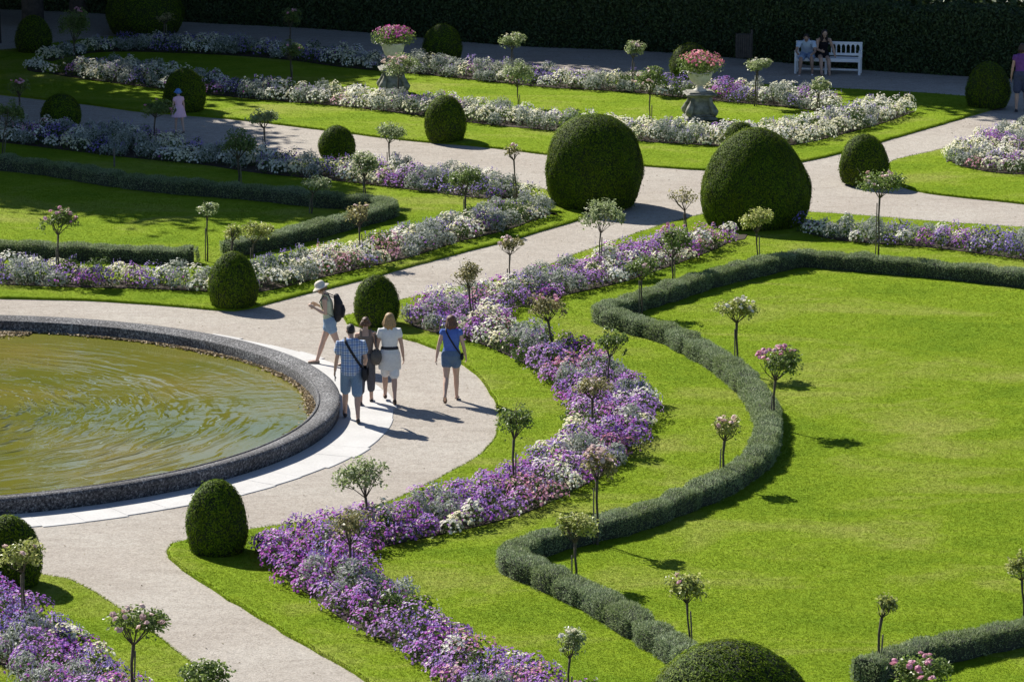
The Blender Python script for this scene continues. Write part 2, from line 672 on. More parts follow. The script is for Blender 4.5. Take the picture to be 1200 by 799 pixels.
def poly_fill(verts):
    from mathutils.geometry import tessellate_polygon
    return tessellate_polygon([[Vector((v[0], v[1], 0)) for v in verts]])


def lawn(pxpts):
    poly = spline(px(pxpts), .35, True)
    # ragged, hand cut edge
    n = len(poly)
    poly = poly + R_.normal(size=poly.shape) * .012
    tg = unit(np.roll(poly, -1, 0) - np.roll(poly, 1, 0))
    nr = np.stack([-tg[:, 1], tg[:, 0]], 1)
    area = .5 * np.sum(poly[:, 0] * np.roll(poly[:, 1], -1) - poly[:, 1] * np.roll(poly[:, 0], -1))
    if area < 0: nr = -nr                  # inward
    top = poly + nr * .05
    V = [(p[0], p[1], -.02) for p in poly] + [(p[0] + q[0] * .012, p[1] + q[1] * .012, LAWN_Z * .7) for p, q in zip(poly, nr)] + [(p[0], p[1], LAWN_Z) for p in top]
    Fs = []
    for r in range(2):
        for i in range(n):
            j = (i + 1) % n
            f = (r * n + i, r * n + j, r * n + n + j, r * n + n + i)
            Fs.append(f if area > 0 else f[::-1])
    for tri in poly_fill(top): Fs.append(tuple(2 * n + i for i in tri))
    me = bpy.data.meshes.new('lawn')
    me.from_pydata(V, [], Fs)
    me.update()
    o = link_mesh('lawn', me, M['lawn'])
    o['kind'] = 'structure'
    return top


LAWN_A = [(-120, 347), (0, 350.5), (105, 353), (210, 360), (250, 364), (275, 365), (300, 361), (330, 352), (380, 340), (420, 330), (500, 308), (560, 292), (600, 282), (640, 270), (668, 262), (684, 255), (680, 246), (655, 232), (630, 222), (570, 210), (500, 200), (400, 190), (300, 184), (200, 168), (100, 155), (0, 150), (-120, 142)]
LAWN_B = [(403, 373), (406, 380), (430, 386), (476, 398), (520, 414), (557, 440), (578, 468), (585, 490), (576, 520), (545, 546), (480, 580), (440, 596), (380, 610), (300, 622), (230, 632), (202, 639), (195, 647), (207, 663), (267, 703), (333, 743), (400, 781), (440, 806), (540, 870), (900, 900), (1300, 880), (1310, 500), (1310, 279), (1200, 269), (1083, 261), (1013, 255), (952, 251), (900, 246), (840, 250), (783, 264), (733, 280), (683, 297), (640, 314), (600, 327), (540, 338), (477, 352), (440, 363)]
LAWN_C = [(40, 674), (60, 678), (80, 681), (100, 690), (135, 712), (190, 752), (225, 780), (260, 808), (330, 870), (100, 920), (-120, 900), (-120, 665), (0, 668)]
LAWN_D = [(-120, 100), (0, 112), (100, 123), (167, 132), (267, 140), (377, 153), (483, 166), (567, 173), (640, 182), (700, 189), (753, 195), (825, 200), (880, 199), (943, 190), (987, 180), (1040, 165), (1133, 138), (1165, 128), (1170, 121), (1130, 115), (1080, 111), (987, 106), (917, 102), (833, 97), (760, 93), (700, 89), (600, 81), (500, 73), (400, 63), (300, 55), (200, 47), (130, 45), (60, 53), (0, 61), (-120, 66)]
LAWN_E = [(1042, 195), (1048, 214), (1062, 222), (1100, 229), (1200, 240), (1310, 252), (1330, 170), (1310, 120), (1200, 146), (1160, 156), (1103, 177), (1050, 189)]
lawn_polys = [lawn(p) for p in (LAWN_A, LAWN_B, LAWN_C, LAWN_D, LAWN_E)]

# ================================================================ FLOWER BEDS
BED_H = .36


def zb(seq, z): return [(a, b, z) for a, b in seq]


BEDS = {}
BEDS['A1'] = zb([(-60, 138), (0, 143), (150, 149), (200, 160), (317, 177), (400, 185), (500, 194), (580, 205), (632, 216)], .36) + zb([(620, 232), (567, 234), (500, 226), (400, 214), (300, 204), (233, 194), (133, 184), (0, 168), (-60, 163)], .06)
BEDS['A2'] = zb([(658, 236), (640, 231), (600, 236), (573, 239), (517, 253), (467, 267), (400, 286), (350, 293), (300, 310), (247, 317), (167, 313), (100, 307), (0, 303), (-60, 300)], .36) + zb([(-60, 332), (0, 335), (83, 338), (167, 340), (243, 343), (310, 343), (400, 322), (483, 303), (540, 285), (600, 270), (655, 250)], .06)
BEDS['B1'] = (zb([(868, 264), (800, 271), (733, 284), (683, 300), (613, 320), (567, 331), (500, 343), (472, 358)], .36) + [(466, 372, .1)]
              + zb([(480, 384), (500, 390), (560, 405), (613, 430), (645, 452), (661, 474)], .06) + [(664, 490, .2)]
              + zb([(655, 505), (613, 535), (567, 554), (510, 570), (457, 586), (393, 603), (333, 614), (296, 622)], .36) + [(289, 634, .1)]
              + zb([(293, 645), (317, 672), (360, 702), (400, 731), (467, 765), (513, 798), (600, 850)], .06)
              + zb([(720, 822), (660, 785), (600, 756), (543, 730), (500, 701), (450, 674), (436, 657)], .36) + [(434, 648, .1)]
              + zb([(483, 636), (550, 622), (617, 604), (683, 574), (727, 545), (757, 510)], .06) + [(765, 482, .15)]
              + zb([(760, 457), (733, 430), (693, 400), (653, 391), (613, 377), (592, 368)], .36)
              + zb([(600, 364), (643, 356), (667, 347), (733, 332), (793, 312), (850, 290), (873, 274)], .06))
BEDS['B2'] = zb([(936, 254), (1000, 261), (1083, 264), (1200, 271), (1290, 278)], .36) + zb([(1290, 317), (1200, 306), (1140, 298), (1083, 291), (980, 283), (932, 271)], .06)
BEDS['C1'] = zb([(-40, 662), (0, 678), (67, 714), (100, 741), (127, 764), (177, 800), (230, 842)], .36) + zb([(80, 850), (20, 799), (0, 784), (-60, 750)], .06)
BEDS['D1'] = zb([(46, 72), (150, 71), (233, 84), (317, 97), (400, 103), (533, 116), (667, 133), (733, 138), (800, 144), (850, 148), (900, 144), (973, 131), (1027, 116), (1072, 117)], .36) + zb([(1077, 131), (1030, 148), (940, 170), (880, 174), (800, 170), (750, 167), (650, 155), (567, 147), (500, 138), (400, 126), (283, 116), (167, 103), (60, 88), (38, 78)], .06)
BEDS['D2'] = zb([(46, 58), (100, 48), (150, 42), (233, 43), (333, 51), (400, 56), (500, 67), (600, 76), (700, 84), (800, 91), (833, 95), (917, 101), (975, 107)], .36) + zb([(975, 134), (933, 128), (843, 120), (800, 116), (733, 109), (633, 103), (500, 89), (400, 80), (333, 71), (233, 64), (120, 62), (60, 73)], .06)
BEDS['E1'] = zb([(1104, 176), (1160, 148), (1200, 141), (1290, 128)], .36) + zb([(1290, 212), (1200, 206), (1160, 203), (1120, 195), (1106, 187)], .06)
#        white purple violet pink silver green : shares of the clumps
MIX = {'A1': (.42, .03, .13, .02, .30, .10), 'A2': (.40, .13, .04, .02, .33, .08), 'B1': (.13, .55, .08, .03, .13, .08), 'B2': (.36, .04, .20, .03, .27, .10),
       'C1': (.12, .48, .09, .06, .17, .08), 'D1': (.54, .03, .07, .01, .26, .09), 'D2': (.46, .03, .13, .02, .26, .10), 'E1': (.50, .07, .10, .02, .21, .10)}
BED_LABEL = {'A1': 'long ribbon of white and violet bedding flowers along the child\'s gravel path',
             'A2': 'cream, lilac and silver flower ribbon bending behind the round yew above the pool',
             'B1': 'S-shaped ribbon of purple and magenta flowers curling round the pool\'s gravel walk',
             'B2': 'straight white and blue-violet flower ribbon right of the second giant yew dome',
             'C1': 'purple flower bed cut by the photo\'s bottom left corner',
             'D1': 'white and silver flower ribbon passing behind the two giant yew domes',
             'D2': 'shaded flower ribbon along the far gravel walk behind both stone urns',
             'E1': 'white and violet flower bed at the photo\'s right edge below the purple-shirted walker'}
bed_polys = {}


def clump_field(n, rng, c, r, h):
    """points on and near n flattened domes"""
    d = rdir(n, rng)
    d[:, 2] = np.abs(d[:, 2])
    return d


def make_bed(key, seed):
    rng = np.random.default_rng(seed)
    poly = spline(px(BEDS[key]), .35, True)
    bed_polys[key] = poly
    n = len(poly)
    root = empty('flower_bed', (0, 0, 0))
    root.location = (float(poly[:, 0].mean()), float(poly[:, 1].mean()), LAWN_Z)
    org = np.array(root.location)
    tag(root, BED_LABEL[key], 'flower bed', 'ribbon flower beds in the lawns')
    tg_ = unit(np.roll(poly, -2, 0) - np.roll(poly, 2, 0))
    ar_ = .5 * np.sum(poly[:, 0] * np.roll(poly[:, 1], -1) - poly[:, 1] * np.roll(poly[:, 0], -1))
    inn = poly + np.stack([-tg_[:, 1], tg_[:, 0]], 1) * (.11 if ar_ > 0 else -.11)
    bed_polys[key] = inn
    V = [(p[0], p[1], LAWN_Z - .01) for p in inn] + [(p[0], p[1], LAWN_Z + .015) for p in inn]
    Fs = [(i, (i + 1) % n, n + (i + 1) % n, n + i) for i in range(n)]
    Fs += [tuple(n + i for i in t) for t in poly_fill(inn)]
    MB().add([np.array(v) - org for v in V], Fs).build('soil', M['soil'], root, False)
    # clumps by dart throwing
    cand = scatter(poly, 60, rng)
    ed = edge_dist(cand, poly)
    cand = cand[ed > .035]
    rng.shuffle(cand)
    grid, keep = {}, []
    dmin = .26
    for p in cand:
        k = (int(p[0] / dmin), int(p[1] / dmin))
        ok = True
        for i in (-1, 0, 1):
            for j in (-1, 0, 1):
                for q in grid.get((k[0] + i, k[1] + j), ()):
                    if (q[0] - p[0])**2 + (q[1] - p[1])**2 < dmin * dmin: ok = False
        if ok:
            grid.setdefault(k, []).append(p); keep.append(p)
    cen = np.array(keep)
    ed = edge_dist(cen, poly)
    m = len(cen)
    # kinds in drifts: each clump takes the kind of the nearest drift seed, with strays
    nd = max(6, m // 3)
    seeds = cen[rng.choice(m, nd, replace=False)]
    kinds_s = rng.choice(6, nd, p=np.array(MIX[key]) / sum(MIX[key]))
    if key == 'B1':                            # paler planting towards the far end
        fr_ = np.clip((seeds[:, 1] - 76) / 14, 0, .85)
        alt = rng.choice(6, nd, p=[.34, .14, .05, .04, .33, .10])
        kinds_s = np.where(rng.random(nd) < fr_, alt, kinds_s)
    d2 = ((cen[:, None, :] - seeds[None])**2).sum(-1)
    kind = kinds_s[d2.argmin(1)]
    stray = rng.random(m) < .16
    kind[stray] = rng.choice(6, stray.sum(), p=np.array(MIX[key]) / sum(MIX[key]))
    rad = rng.uniform(.15, .25, m)
    hgt = rng.uniform(.25, .50, m) * np.clip(.74 + ed * .9, .72, 1.05)
    hgt[kind == 4] *= 1.08
    base = np.concatenate([cen - org[:2], np.full((m, 1), .02)], 1)
    hue = rng.random(m)

    def surf(idx, per, lo, hi, zmin=-.1, spread=1.0):
        ii = np.repeat(idx, per)
        d = rdir(len(ii), rng)
        d[:, 2] = np.where(d[:, 2] < zmin, -d[:, 2], d[:, 2])
        k = rng.uniform(lo, hi, len(ii))[:, None]
        dd = d * np.stack([rad[ii] * spread, rad[ii] * spread, hgt[ii] * .62], 1) * k
        p = base[ii] + dd
        p[:, 2] += hgt[ii] * .40
        p[:, 2] = np.maximum(p[:, 2], .012)
        return p, d

    allv = np.arange(m)
    # green leaves below every clump, more for leafy ones
    parts = []
    p, d = surf(allv, 75, .6, 1.0, -.8)
    parts.append(leaves(p, d, .062, .032, rng))
    if (kind == 5).any():
        p, d = surf(allv[kind == 5], 110, .8, 1.12)
        parts.append(leaves(p, d, .07, .022, rng))
    v, q, r = cat(parts)
    o = link_mesh('green_foliage', np_mesh('green_foliage', v, q, r), M['green'], root); o['kind'] = 'stuff'
    # silver foliage
    if (kind == 4).any():
        idx = allv[kind == 4]
        p, d = surf(idx, 190, .7, 1.12, -.5)
        a = leaves(p, d, .085, .020, rng, .9)
        p, d = surf(idx, 60, .9, 1.2)
        d[:, 2] += .9
        b = leaves(p, d * .3 + rdir(len(p), rng), .07, .026, rng, .9)
        v, q, r = cat([a, b])
        o = link_mesh('silver_foliage', np_mesh('silver_foliage', v, q, r), M['silver'], root); o['kind'] = 'stuff'
    # blooms
    for kk, nm, mat, per, rr in ((0, 'white_flowers', 'white', 70, .028), (1, 'purple_flowers', 'purple', 78, .0225), (2, 'violet_flowers', 'violet', 56, .019), (3, 'pink_flowers', 'pinkp', 40, .026)):
        idx = allv[kind == kk]
        if not len(idx): continue
        p, d = surf(idx, per, .9, 1.18, -.25, 1.1)
        d[:, 2] += .25
        v, q, r = blooms(p, d + rdir(len(p), rng) * .35, rr, rng)
        r = np.clip(.72 * np.repeat(np.repeat(hue[idx], per), 6) + .28 * r, 0, 1)
        parts = [(v, q, r)]
        # some blooms stray onto the neighbours
        if kk == 1:
            idx2 = allv[(kind != 1)]
            idx2 = idx2[rng.random(len(idx2)) < (.8 if MIX[key][1] > .3 else .12)]
            if len(idx2):
                p, d = surf(idx2, 10, .95, 1.2, .1, 1.1)
                parts.append(blooms(p, d + rdir(len(p), rng) * .4, rr, rng))
        if kk == 0:
            idx2 = allv[(kind != 0)]
            idx2 = idx2[rng.random(len(idx2)) < .38]
            if len(idx2):
                p, d = surf(idx2, 6, .95, 1.2, .1, 1.1)
                parts.append(blooms(p, d + rdir(len(p), rng) * .4, rr * .85, rng))
        if kk == 2:
            # upright violet spikes
            idx2 = allv[rng.random(m) < .35]
            ii = np.repeat(idx2, 5)
            q0 = base[ii] + np.concatenate([rng.normal(size=(len(ii), 2)) * .09, (hgt[ii] * .98)[:, None]], 1)
            for s_ in range(4):
                parts.append(blooms(q0 + np.array([0, 0, .02 * s_]) + rdir(len(q0), rng) * .006, rdir(len(q0), rng) + np.array([0, 0, .4]), .011, rng))
        v, q, r = cat(parts)
        o = link_mesh(nm, np_mesh(nm, v, q, r), M[mat], root); o['kind'] = 'stuff'


for i, k in enumerate(BEDS): make_bed(k, 100 + i)


# ================================================================ LOW HEDGES
def make_hedge(pts, label, width=.44, height=.32, seed=1):
    rng = np.random.default_rng(seed)
    line = spline(px([(a, b, height + .03) for a, b in pts]), .06)
    n = len(line)
    tg = unit(np.gradient(line, axis=0))
    for _ in range(3): tg = unit(tg + np.vstack([tg[:1], tg[:-1]]) + np.vstack([tg[1:], tg[-1:]]))
    nr = np.stack([-tg[:, 1], tg[:, 0]], 1)
    s = np.concatenate([[0], np.cumsum(np.linalg.norm(np.diff(line, axis=0), axis=1))])
    ph = rng.random(4) * 6
    lump = .20 * np.abs(np.sin(s * PI / .74 + ph[0] + 1.1 * np.sin(s * .9)))**.35 - .13 + .035 * np.sin(s * 2.1 + ph[1]) + .02 * np.sin(s * 7.3 + ph[3])
    wd = width / 2 * (1 + 1.5 * (lump - .03))
    ht = height * (1 + .9 * (lump - .04) + .04 * np.sin(s * 5.3 + ph[2]))
    org = np.array([line[n // 2][0], line[n // 2][1], LAWN_Z])
    root = empty('low_hedge', org)
    tag(root, label, 'hedge', 'low clipped grey-green hedges')
    prof = [(-1.0, 0.0), (-1.04, .35), (-1.02, .75), (-.9, .93), (-.6, 1.0), (-.2, 1.02), (.2, 1.02), (.6, 1.0), (.9, .93), (1.02, .75), (1.04, .35), (1.0, 0.0)]
    k = len(prof)
    V = np.zeros((n, k, 3)); Nn = np.zeros((n, k, 3))
    for j, (u, h) in enumerate(prof):
        V[:, j, :2] = line + nr * (wd * u)[:, None]
        V[:, j, 2] = LAWN_Z + ht * h
        nu = np.clip(u, -1, 1) * (1 if h < .95 else .3)
        nz = max(0, (h - .6) / .4)
        Nn[:, j, :2] = nr * nu
        Nn[:, j, 2] = nz
    Nn = unit(Nn + 1e-6)
    # rounded ends
    for e, sg in ((0, -1), (n - 1, 1)):
        pass
    Vi = V - org
    core = Vi - Nn * .03
    Fs = []
    for i in range(n - 1):
        for j in range(k - 1):
            a = i * k + j
            Fs.append((a, a + 1, a + k + 1, a + k))
    Fs.append(tuple(range(k - 1, -1, -1)))
    Fs.append(tuple((n - 1) * k + j for j in range(k)))
    me = bpy.data.meshes.new('hedge_body')
    me.from_pydata([tuple(p) for p in core.reshape(-1, 3)], [], Fs)
    me.update()
    link_mesh('hedge_body', me, M['hedgecore'], root)
    # sprigs over the skin
    A = []
    cnt = int(s[-1] * (width + 2 * height) * 4200)
    i = rng.integers(0, n - 1, cnt); u = rng.random(cnt)
    jf = rng.random(cnt) * (k - 1.001); j = jf.astype(int); v = jf - j
    # give the broad sides their share
    def lerp(Arr):
        a = Arr[i, j] * (1 - u)[:, None] + Arr[i + 1, j] * u[:, None]
        b = Arr[i, j + 1] * (1 - u)[:, None] + Arr[i + 1, j + 1] * u[:, None]
        return a * (1 - v)[:, None] + b * v[:, None]
    P = lerp(Vi); NN = lerp(Nn)
    # ends
    for e, sg in ((0, -1.0), (n - 1, 1.0)):
        ne = 700
        uu = rng.uniform(-1, 1, ne); hh = rng.random(ne)
        pe = np.zeros((ne, 3))
        bulge = np.sqrt(np.clip(1 - uu**2, 0, 1)) * .14
        pe[:, :2] = line[e] + nr[e] * (wd[e] * uu)[:, None] + tg[e] * (sg * bulge)[:, None] - org[:2]
        pe[:, 2] = hh * ht[e]
        P = np.vstack([P, pe]); NN = np.vstack([NN, np.tile([tg[e][0] * sg, tg[e][1] * sg, .3], (ne, 1))])
    wob_ = np.sin(P[:, 0] * 9 + 2 * np.sin(P[:, 2] * 14)) * np.sin(P[:, 1] * 8 + ph[3]) * .018
    P = P + NN * (wob_ - rng.uniform(-.012, .04, len(P)))[:, None]
    thin = np.sin(P[:, 0] * 4.1 + 1.3 * np.sin(P[:, 1] * 3.3) + ph[2]) * np.sin(P[:, 1] * 4.7 + ph[0]) + .5 * np.sin(P[:, 0] * 13 + P[:, 2] * 17) * np.sin(P[:, 1] * 15)
    low_ = np.clip(1 - P[:, 2] / .22, 0, 1)
    kp = rng.random(len(P)) > np.clip(.35 * thin + .45 * low_, 0, .85)
    P, NN = P[kp], NN[kp]
    D = NN * .6 + np.array([0, 0, .6]) + rdir(len(P), rng) * 1.0
    A = blades(P, D, .038, .0125, rng)
    link_mesh('sprigs', np_mesh('sprigs', *A[:2], A[2], nrm=np.repeat(unit(NN + np.array([0, 0, .25])), 3, 0)), M['hedge'], root)['kind'] = 'stuff'
    return line


H_B = [(1300, 332), (1200, 319), (1083, 307), (1000, 300), (965, 297), (935, 296), (900, 303), (833, 319), (779, 336), (740, 348), (714, 356), (709, 361), (727, 368), (780, 382), (812, 397), (852, 421), (876, 442), (891, 462), (899, 480), (900, 500), (892, 522), (878, 537), (846, 557), (797, 578), (745, 598), (704, 608), (643, 624), (610, 636), (601, 643), (606, 651), (632, 661), (665, 677), (702, 694), (738, 716), (775, 739), (800, 755), (811, 764)]
H_BR = [(1016, 776), (1040, 766), (1096, 752), (1150, 740), (1200, 729), (1300, 704)]
H_A1 = [(-60, 177), (0, 184), (67, 192), (133, 203), (200, 211), (300, 219), (375, 227), (420, 230), (446, 233), (455, 238), (440, 244), (412, 251), (362, 264), (316, 275), (268, 284)]
H_A2 = [(-60, 281), (0, 284), (110, 289), (224, 293)]
hedge_lines = [make_hedge(H_B, 'long winding grey-green hedge with two pointed bends framing the big right lawn', seed=11),
               make_hedge(H_BR, 'short straight hedge at bottom right corner beside a pink rose bush', seed=12),
               make_hedge(H_A1, 'half-shaded hedge turning a corner at the left lawn\'s right end', seed=13),
               make_hedge(H_A2, 'straight sunlit hedge at left edge between lawn and cream flowers', seed=14)]


# ================================================================ GRASS
def make_grass():
    near_line = np.vstack([h[::3] for h in hedge_lines])
    Ps = []
    rng = np.random.default_rng(5)
    for poly in lawn_polys:
        p = scatter(poly, 2500, rng)
        # what the photograph can see, a little more at the sides
        lim = (p[:, 1] > 52) & (np.abs(p[:, 0]) < .15 * p[:, 1] + 3.0)
        p = p[lim]
        dens = np.clip(1.0 - (p[:, 1] - 60) / 70, .3, 1) * np.where(np.abs(p[:, 0]) < .125 * p[:, 1] + .5, 1, .45)
        p = p[rng.random(len(p)) < dens]
        Ps.append(p)
    P = np.vstack(Ps)
    for b in bed_polys.values(): P = P[~inside(P, b)]
    P3 = np.concatenate([P, np.full((len(P), 1), LAWN_Z - .004)], 1)
    parts = []
    for _ in range(3):
        o = np.concatenate([rng.normal(size=(len(P), 2)) * .012, np.zeros((len(P), 1))], 1)
        parts.append(blades(P3 + o, np.array([0, 0, 1.0]) + rdir(len(P), rng) * .8, .017, .008, rng))
    # overhanging fringe along the cut edges
    for poly in lawn_polys:
        n = len(poly)
        e = np.vstack([poly, poly[:1]])
        seg = np.linalg.norm(np.diff(e, axis=0), axis=1)
        cnt = np.maximum(1, (seg * 170).astype(int))
        ii = np.repeat(np.arange(n), cnt)
        u = rng.random(len(ii))[:, None]
        p = e[ii] * (1 - u) + e[ii + 1] * u
        t = unit(e[ii + 1] - e[ii])
        area = .5 * np.sum(poly[:, 0] * np.roll(poly[:, 1], -1) - poly[:, 1] * np.roll(poly[:, 0], -1))
        outw = np.stack([t[:, 1], -t[:, 0]], 1) * (1 if area > 0 else -1)
        keep = (np.abs(p[:, 0]) < .15 * p[:, 1] + 3) & (p[:, 1] > 52)
        p, outw = p[keep], outw[keep]
        z = rng.uniform(.015, .065, len(p))
        off = (.04 - z * .6)[:, None] * outw + outw * .012
        p3 = np.concatenate([p + off, z[:, None]], 1)
        D = np.concatenate([outw * .8, np.full((len(p), 1), .45)], 1) + rdir(len(p), rng) * .5
        parts.append(blades(p3, D, .042, .012, rng))
    v, q, r = cat(parts)
    o = link_mesh('grass', np_mesh('grass', v, q, r), M['grass'])
    tag(o, 'short mown bright green grass covering the lawn panels', 'grass', kind='stuff')
    print('grass blades', len(q))


make_grass()


# ================================================================ CLIPPED YEWS
def make_yew(x0, x1, y0, y1, label, p=2.4, dens=1.0, tuck=.20, seed=0):
    rng = np.random.default_rng(seed + 500)
    cx = (x0 + x1) / 2
    wpx = x1 - x0
    c = gp(cx, y1 - .19 * wpx / 2 * .9, LAWN_Z)
    s = ppm(c)
    R = wpx / 2 / s
    h = zat(c, y0) - LAWN_Z
    root = empty('clipped_yew', c)
    tag(root, label, 'topiary', 'clipped yew domes')

    def rad(z):
        return R * np.sqrt(np.clip(1 - z**p, 0, 1)) * (1 - tuck * (1 - np.clip(z / .42, 0, 1))**1.8)
    nz, ns = 26, 48
    ph = rng.random(8) * 6.28
    def wob(a, z):
        return 1 + .016 * np.sin(2 * a + ph[0] + 3 * z) + .016 * np.sin(5 * a + ph[1] - 7 * z) + .014 * np.sin(9 * a + ph[2] + 11 * z) + .007 * np.sin(17 * a + ph[3] - 17 * z)
    zs = 1 - (1 - np.linspace(0, 1, nz))**1.6
    zs[-1] = .9995
    V, Fs = [], []
    for z in zs:
        for k in range(ns):
            a = 2 * PI * k / ns
            r = max(.01, rad(np.array(z)) * wob(a, z)) - .02
            r = max(r, .005)
            V.append((r * math.cos(a), r * math.sin(a), z * h - .012))
    for i in range(nz - 1):
        for k in range(ns):
            j = (k + 1) % ns
            Fs.append((i * ns + k, i * ns + j, i * ns + ns + j, i * ns + ns + k))
    Fs.append(tuple((nz - 1) * ns + k for k in range(ns)))
    MB().add(V, Fs).build('inner_bush', M['yewcore'], root)
    area = 2 * PI * R * h
    n = int(area * 2600 * dens)
    # even over the surface: draw z with weight r * arc
    zz = np.linspace(0, .9995, 400)
    rr = rad(zz)
    arc = np.sqrt(np.gradient(rr)**2 + (np.gradient(zz) * h)**2) * (rr + .02)
    cdf = np.cumsum(arc); cdf /= cdf[-1]
    z = np.interp(rng.random(n), cdf, zz)
    a = rng.random(n) * 2 * PI
    r = rad(z) * wob(a, z)
    dr = (rad(np.minimum(z + .004, .9999)) - rad(np.maximum(z - .004, 0))) / (.008 * h)
    N = unit(np.stack([np.cos(a), np.sin(a), -dr], 1))
    P = np.stack([r * np.cos(a), r * np.sin(a), z * h], 1) - N * rng.uniform(-.006, .035, n)[:, None]
    # a few shoots have outgrown the last clipping
    out = rng.random(n) < .012
    P[out] += N[out] * rng.uniform(.02, .07, out.sum())[:, None]
    v, q, rd = leaves(P, N + np.array([0, 0, .35]), .052, .017, rng, .5, .1)
    link_mesh('needles', np_mesh('needles', v, q, rd, nrm=np.repeat(N, 4, 0)), M['yew'], root)['kind'] = 'stuff'


YEWS = [(637, 755, 134, 249, 'giant broad yew dome left of the path crossing, the larger pair\'s left one', 3.7),
        (817, 953, 150, 273, 'giant tapered yew dome right of the path crossing, beside blue-violet flowers', 2.1),
        (740, 968, 752, 925, 'large yew dome cut off by the photo\'s bottom edge', 2.4),
        (217, 292, 562, 652, 'rounded yew on the lawn tip at the lower end of the purple bed', 3.1),
        (-30, 51, 604, 692, 'yew dome cut off by the left edge beside the pool paving', 3.0),
        (414, 469, 322, 384, 'yew behind the walking group, at the purple bed\'s upper tip', 3.0),
        (243, 304, 295, 362, 'egg-shaped yew at the rim-side lawn bend, shadow on gravel right of it', 2.7),
        (497, 547, 112, 168, 'sunlit thimble-shaped yew on the verge beyond the middle path', 3.3),
        (372, 418, 147, 188, 'small pointed yew half hidden behind the violet flower ribbon', 2.5),
        (982, 1042, 157, 219, 'round yew at the lawn tip right of the path crossing', 2.9),
        (847, 888, 143, 176, 'small yew peeping over the giant tapered yew dome', 2.3),
        (783, 835, 50, 96, 'dark yew behind the pink-flowered stone urn', 2.4),
        (1130, 1185, 72, 129, 'shaded round yew by the purple-shirted walker', 2.5),
        (494, 543, 28, 74, 'dark yew right of the magenta-flowered urn on far walk', 2.8),
        (190, 243, 80, 134, 'shaded yew just behind the child in lavender dress', 2.5),
        (47, 97, 110, 152, 'shaded yew left of the child, at the middle path\'s near side', 2.8),
        (17, 62, 18, 64, 'nearly black yew dome in the upper left corner', 2.7),
        (123, 217, -22, 46, 'largest nearly black yew dome on the far left walk', 3.2)]
for i, (a, b, c_, d, lb, p_) in enumerate(YEWS):
    make_yew(a, b, c_, d, lb, p_, .6 if d < 130 else 1.0, seed=i)

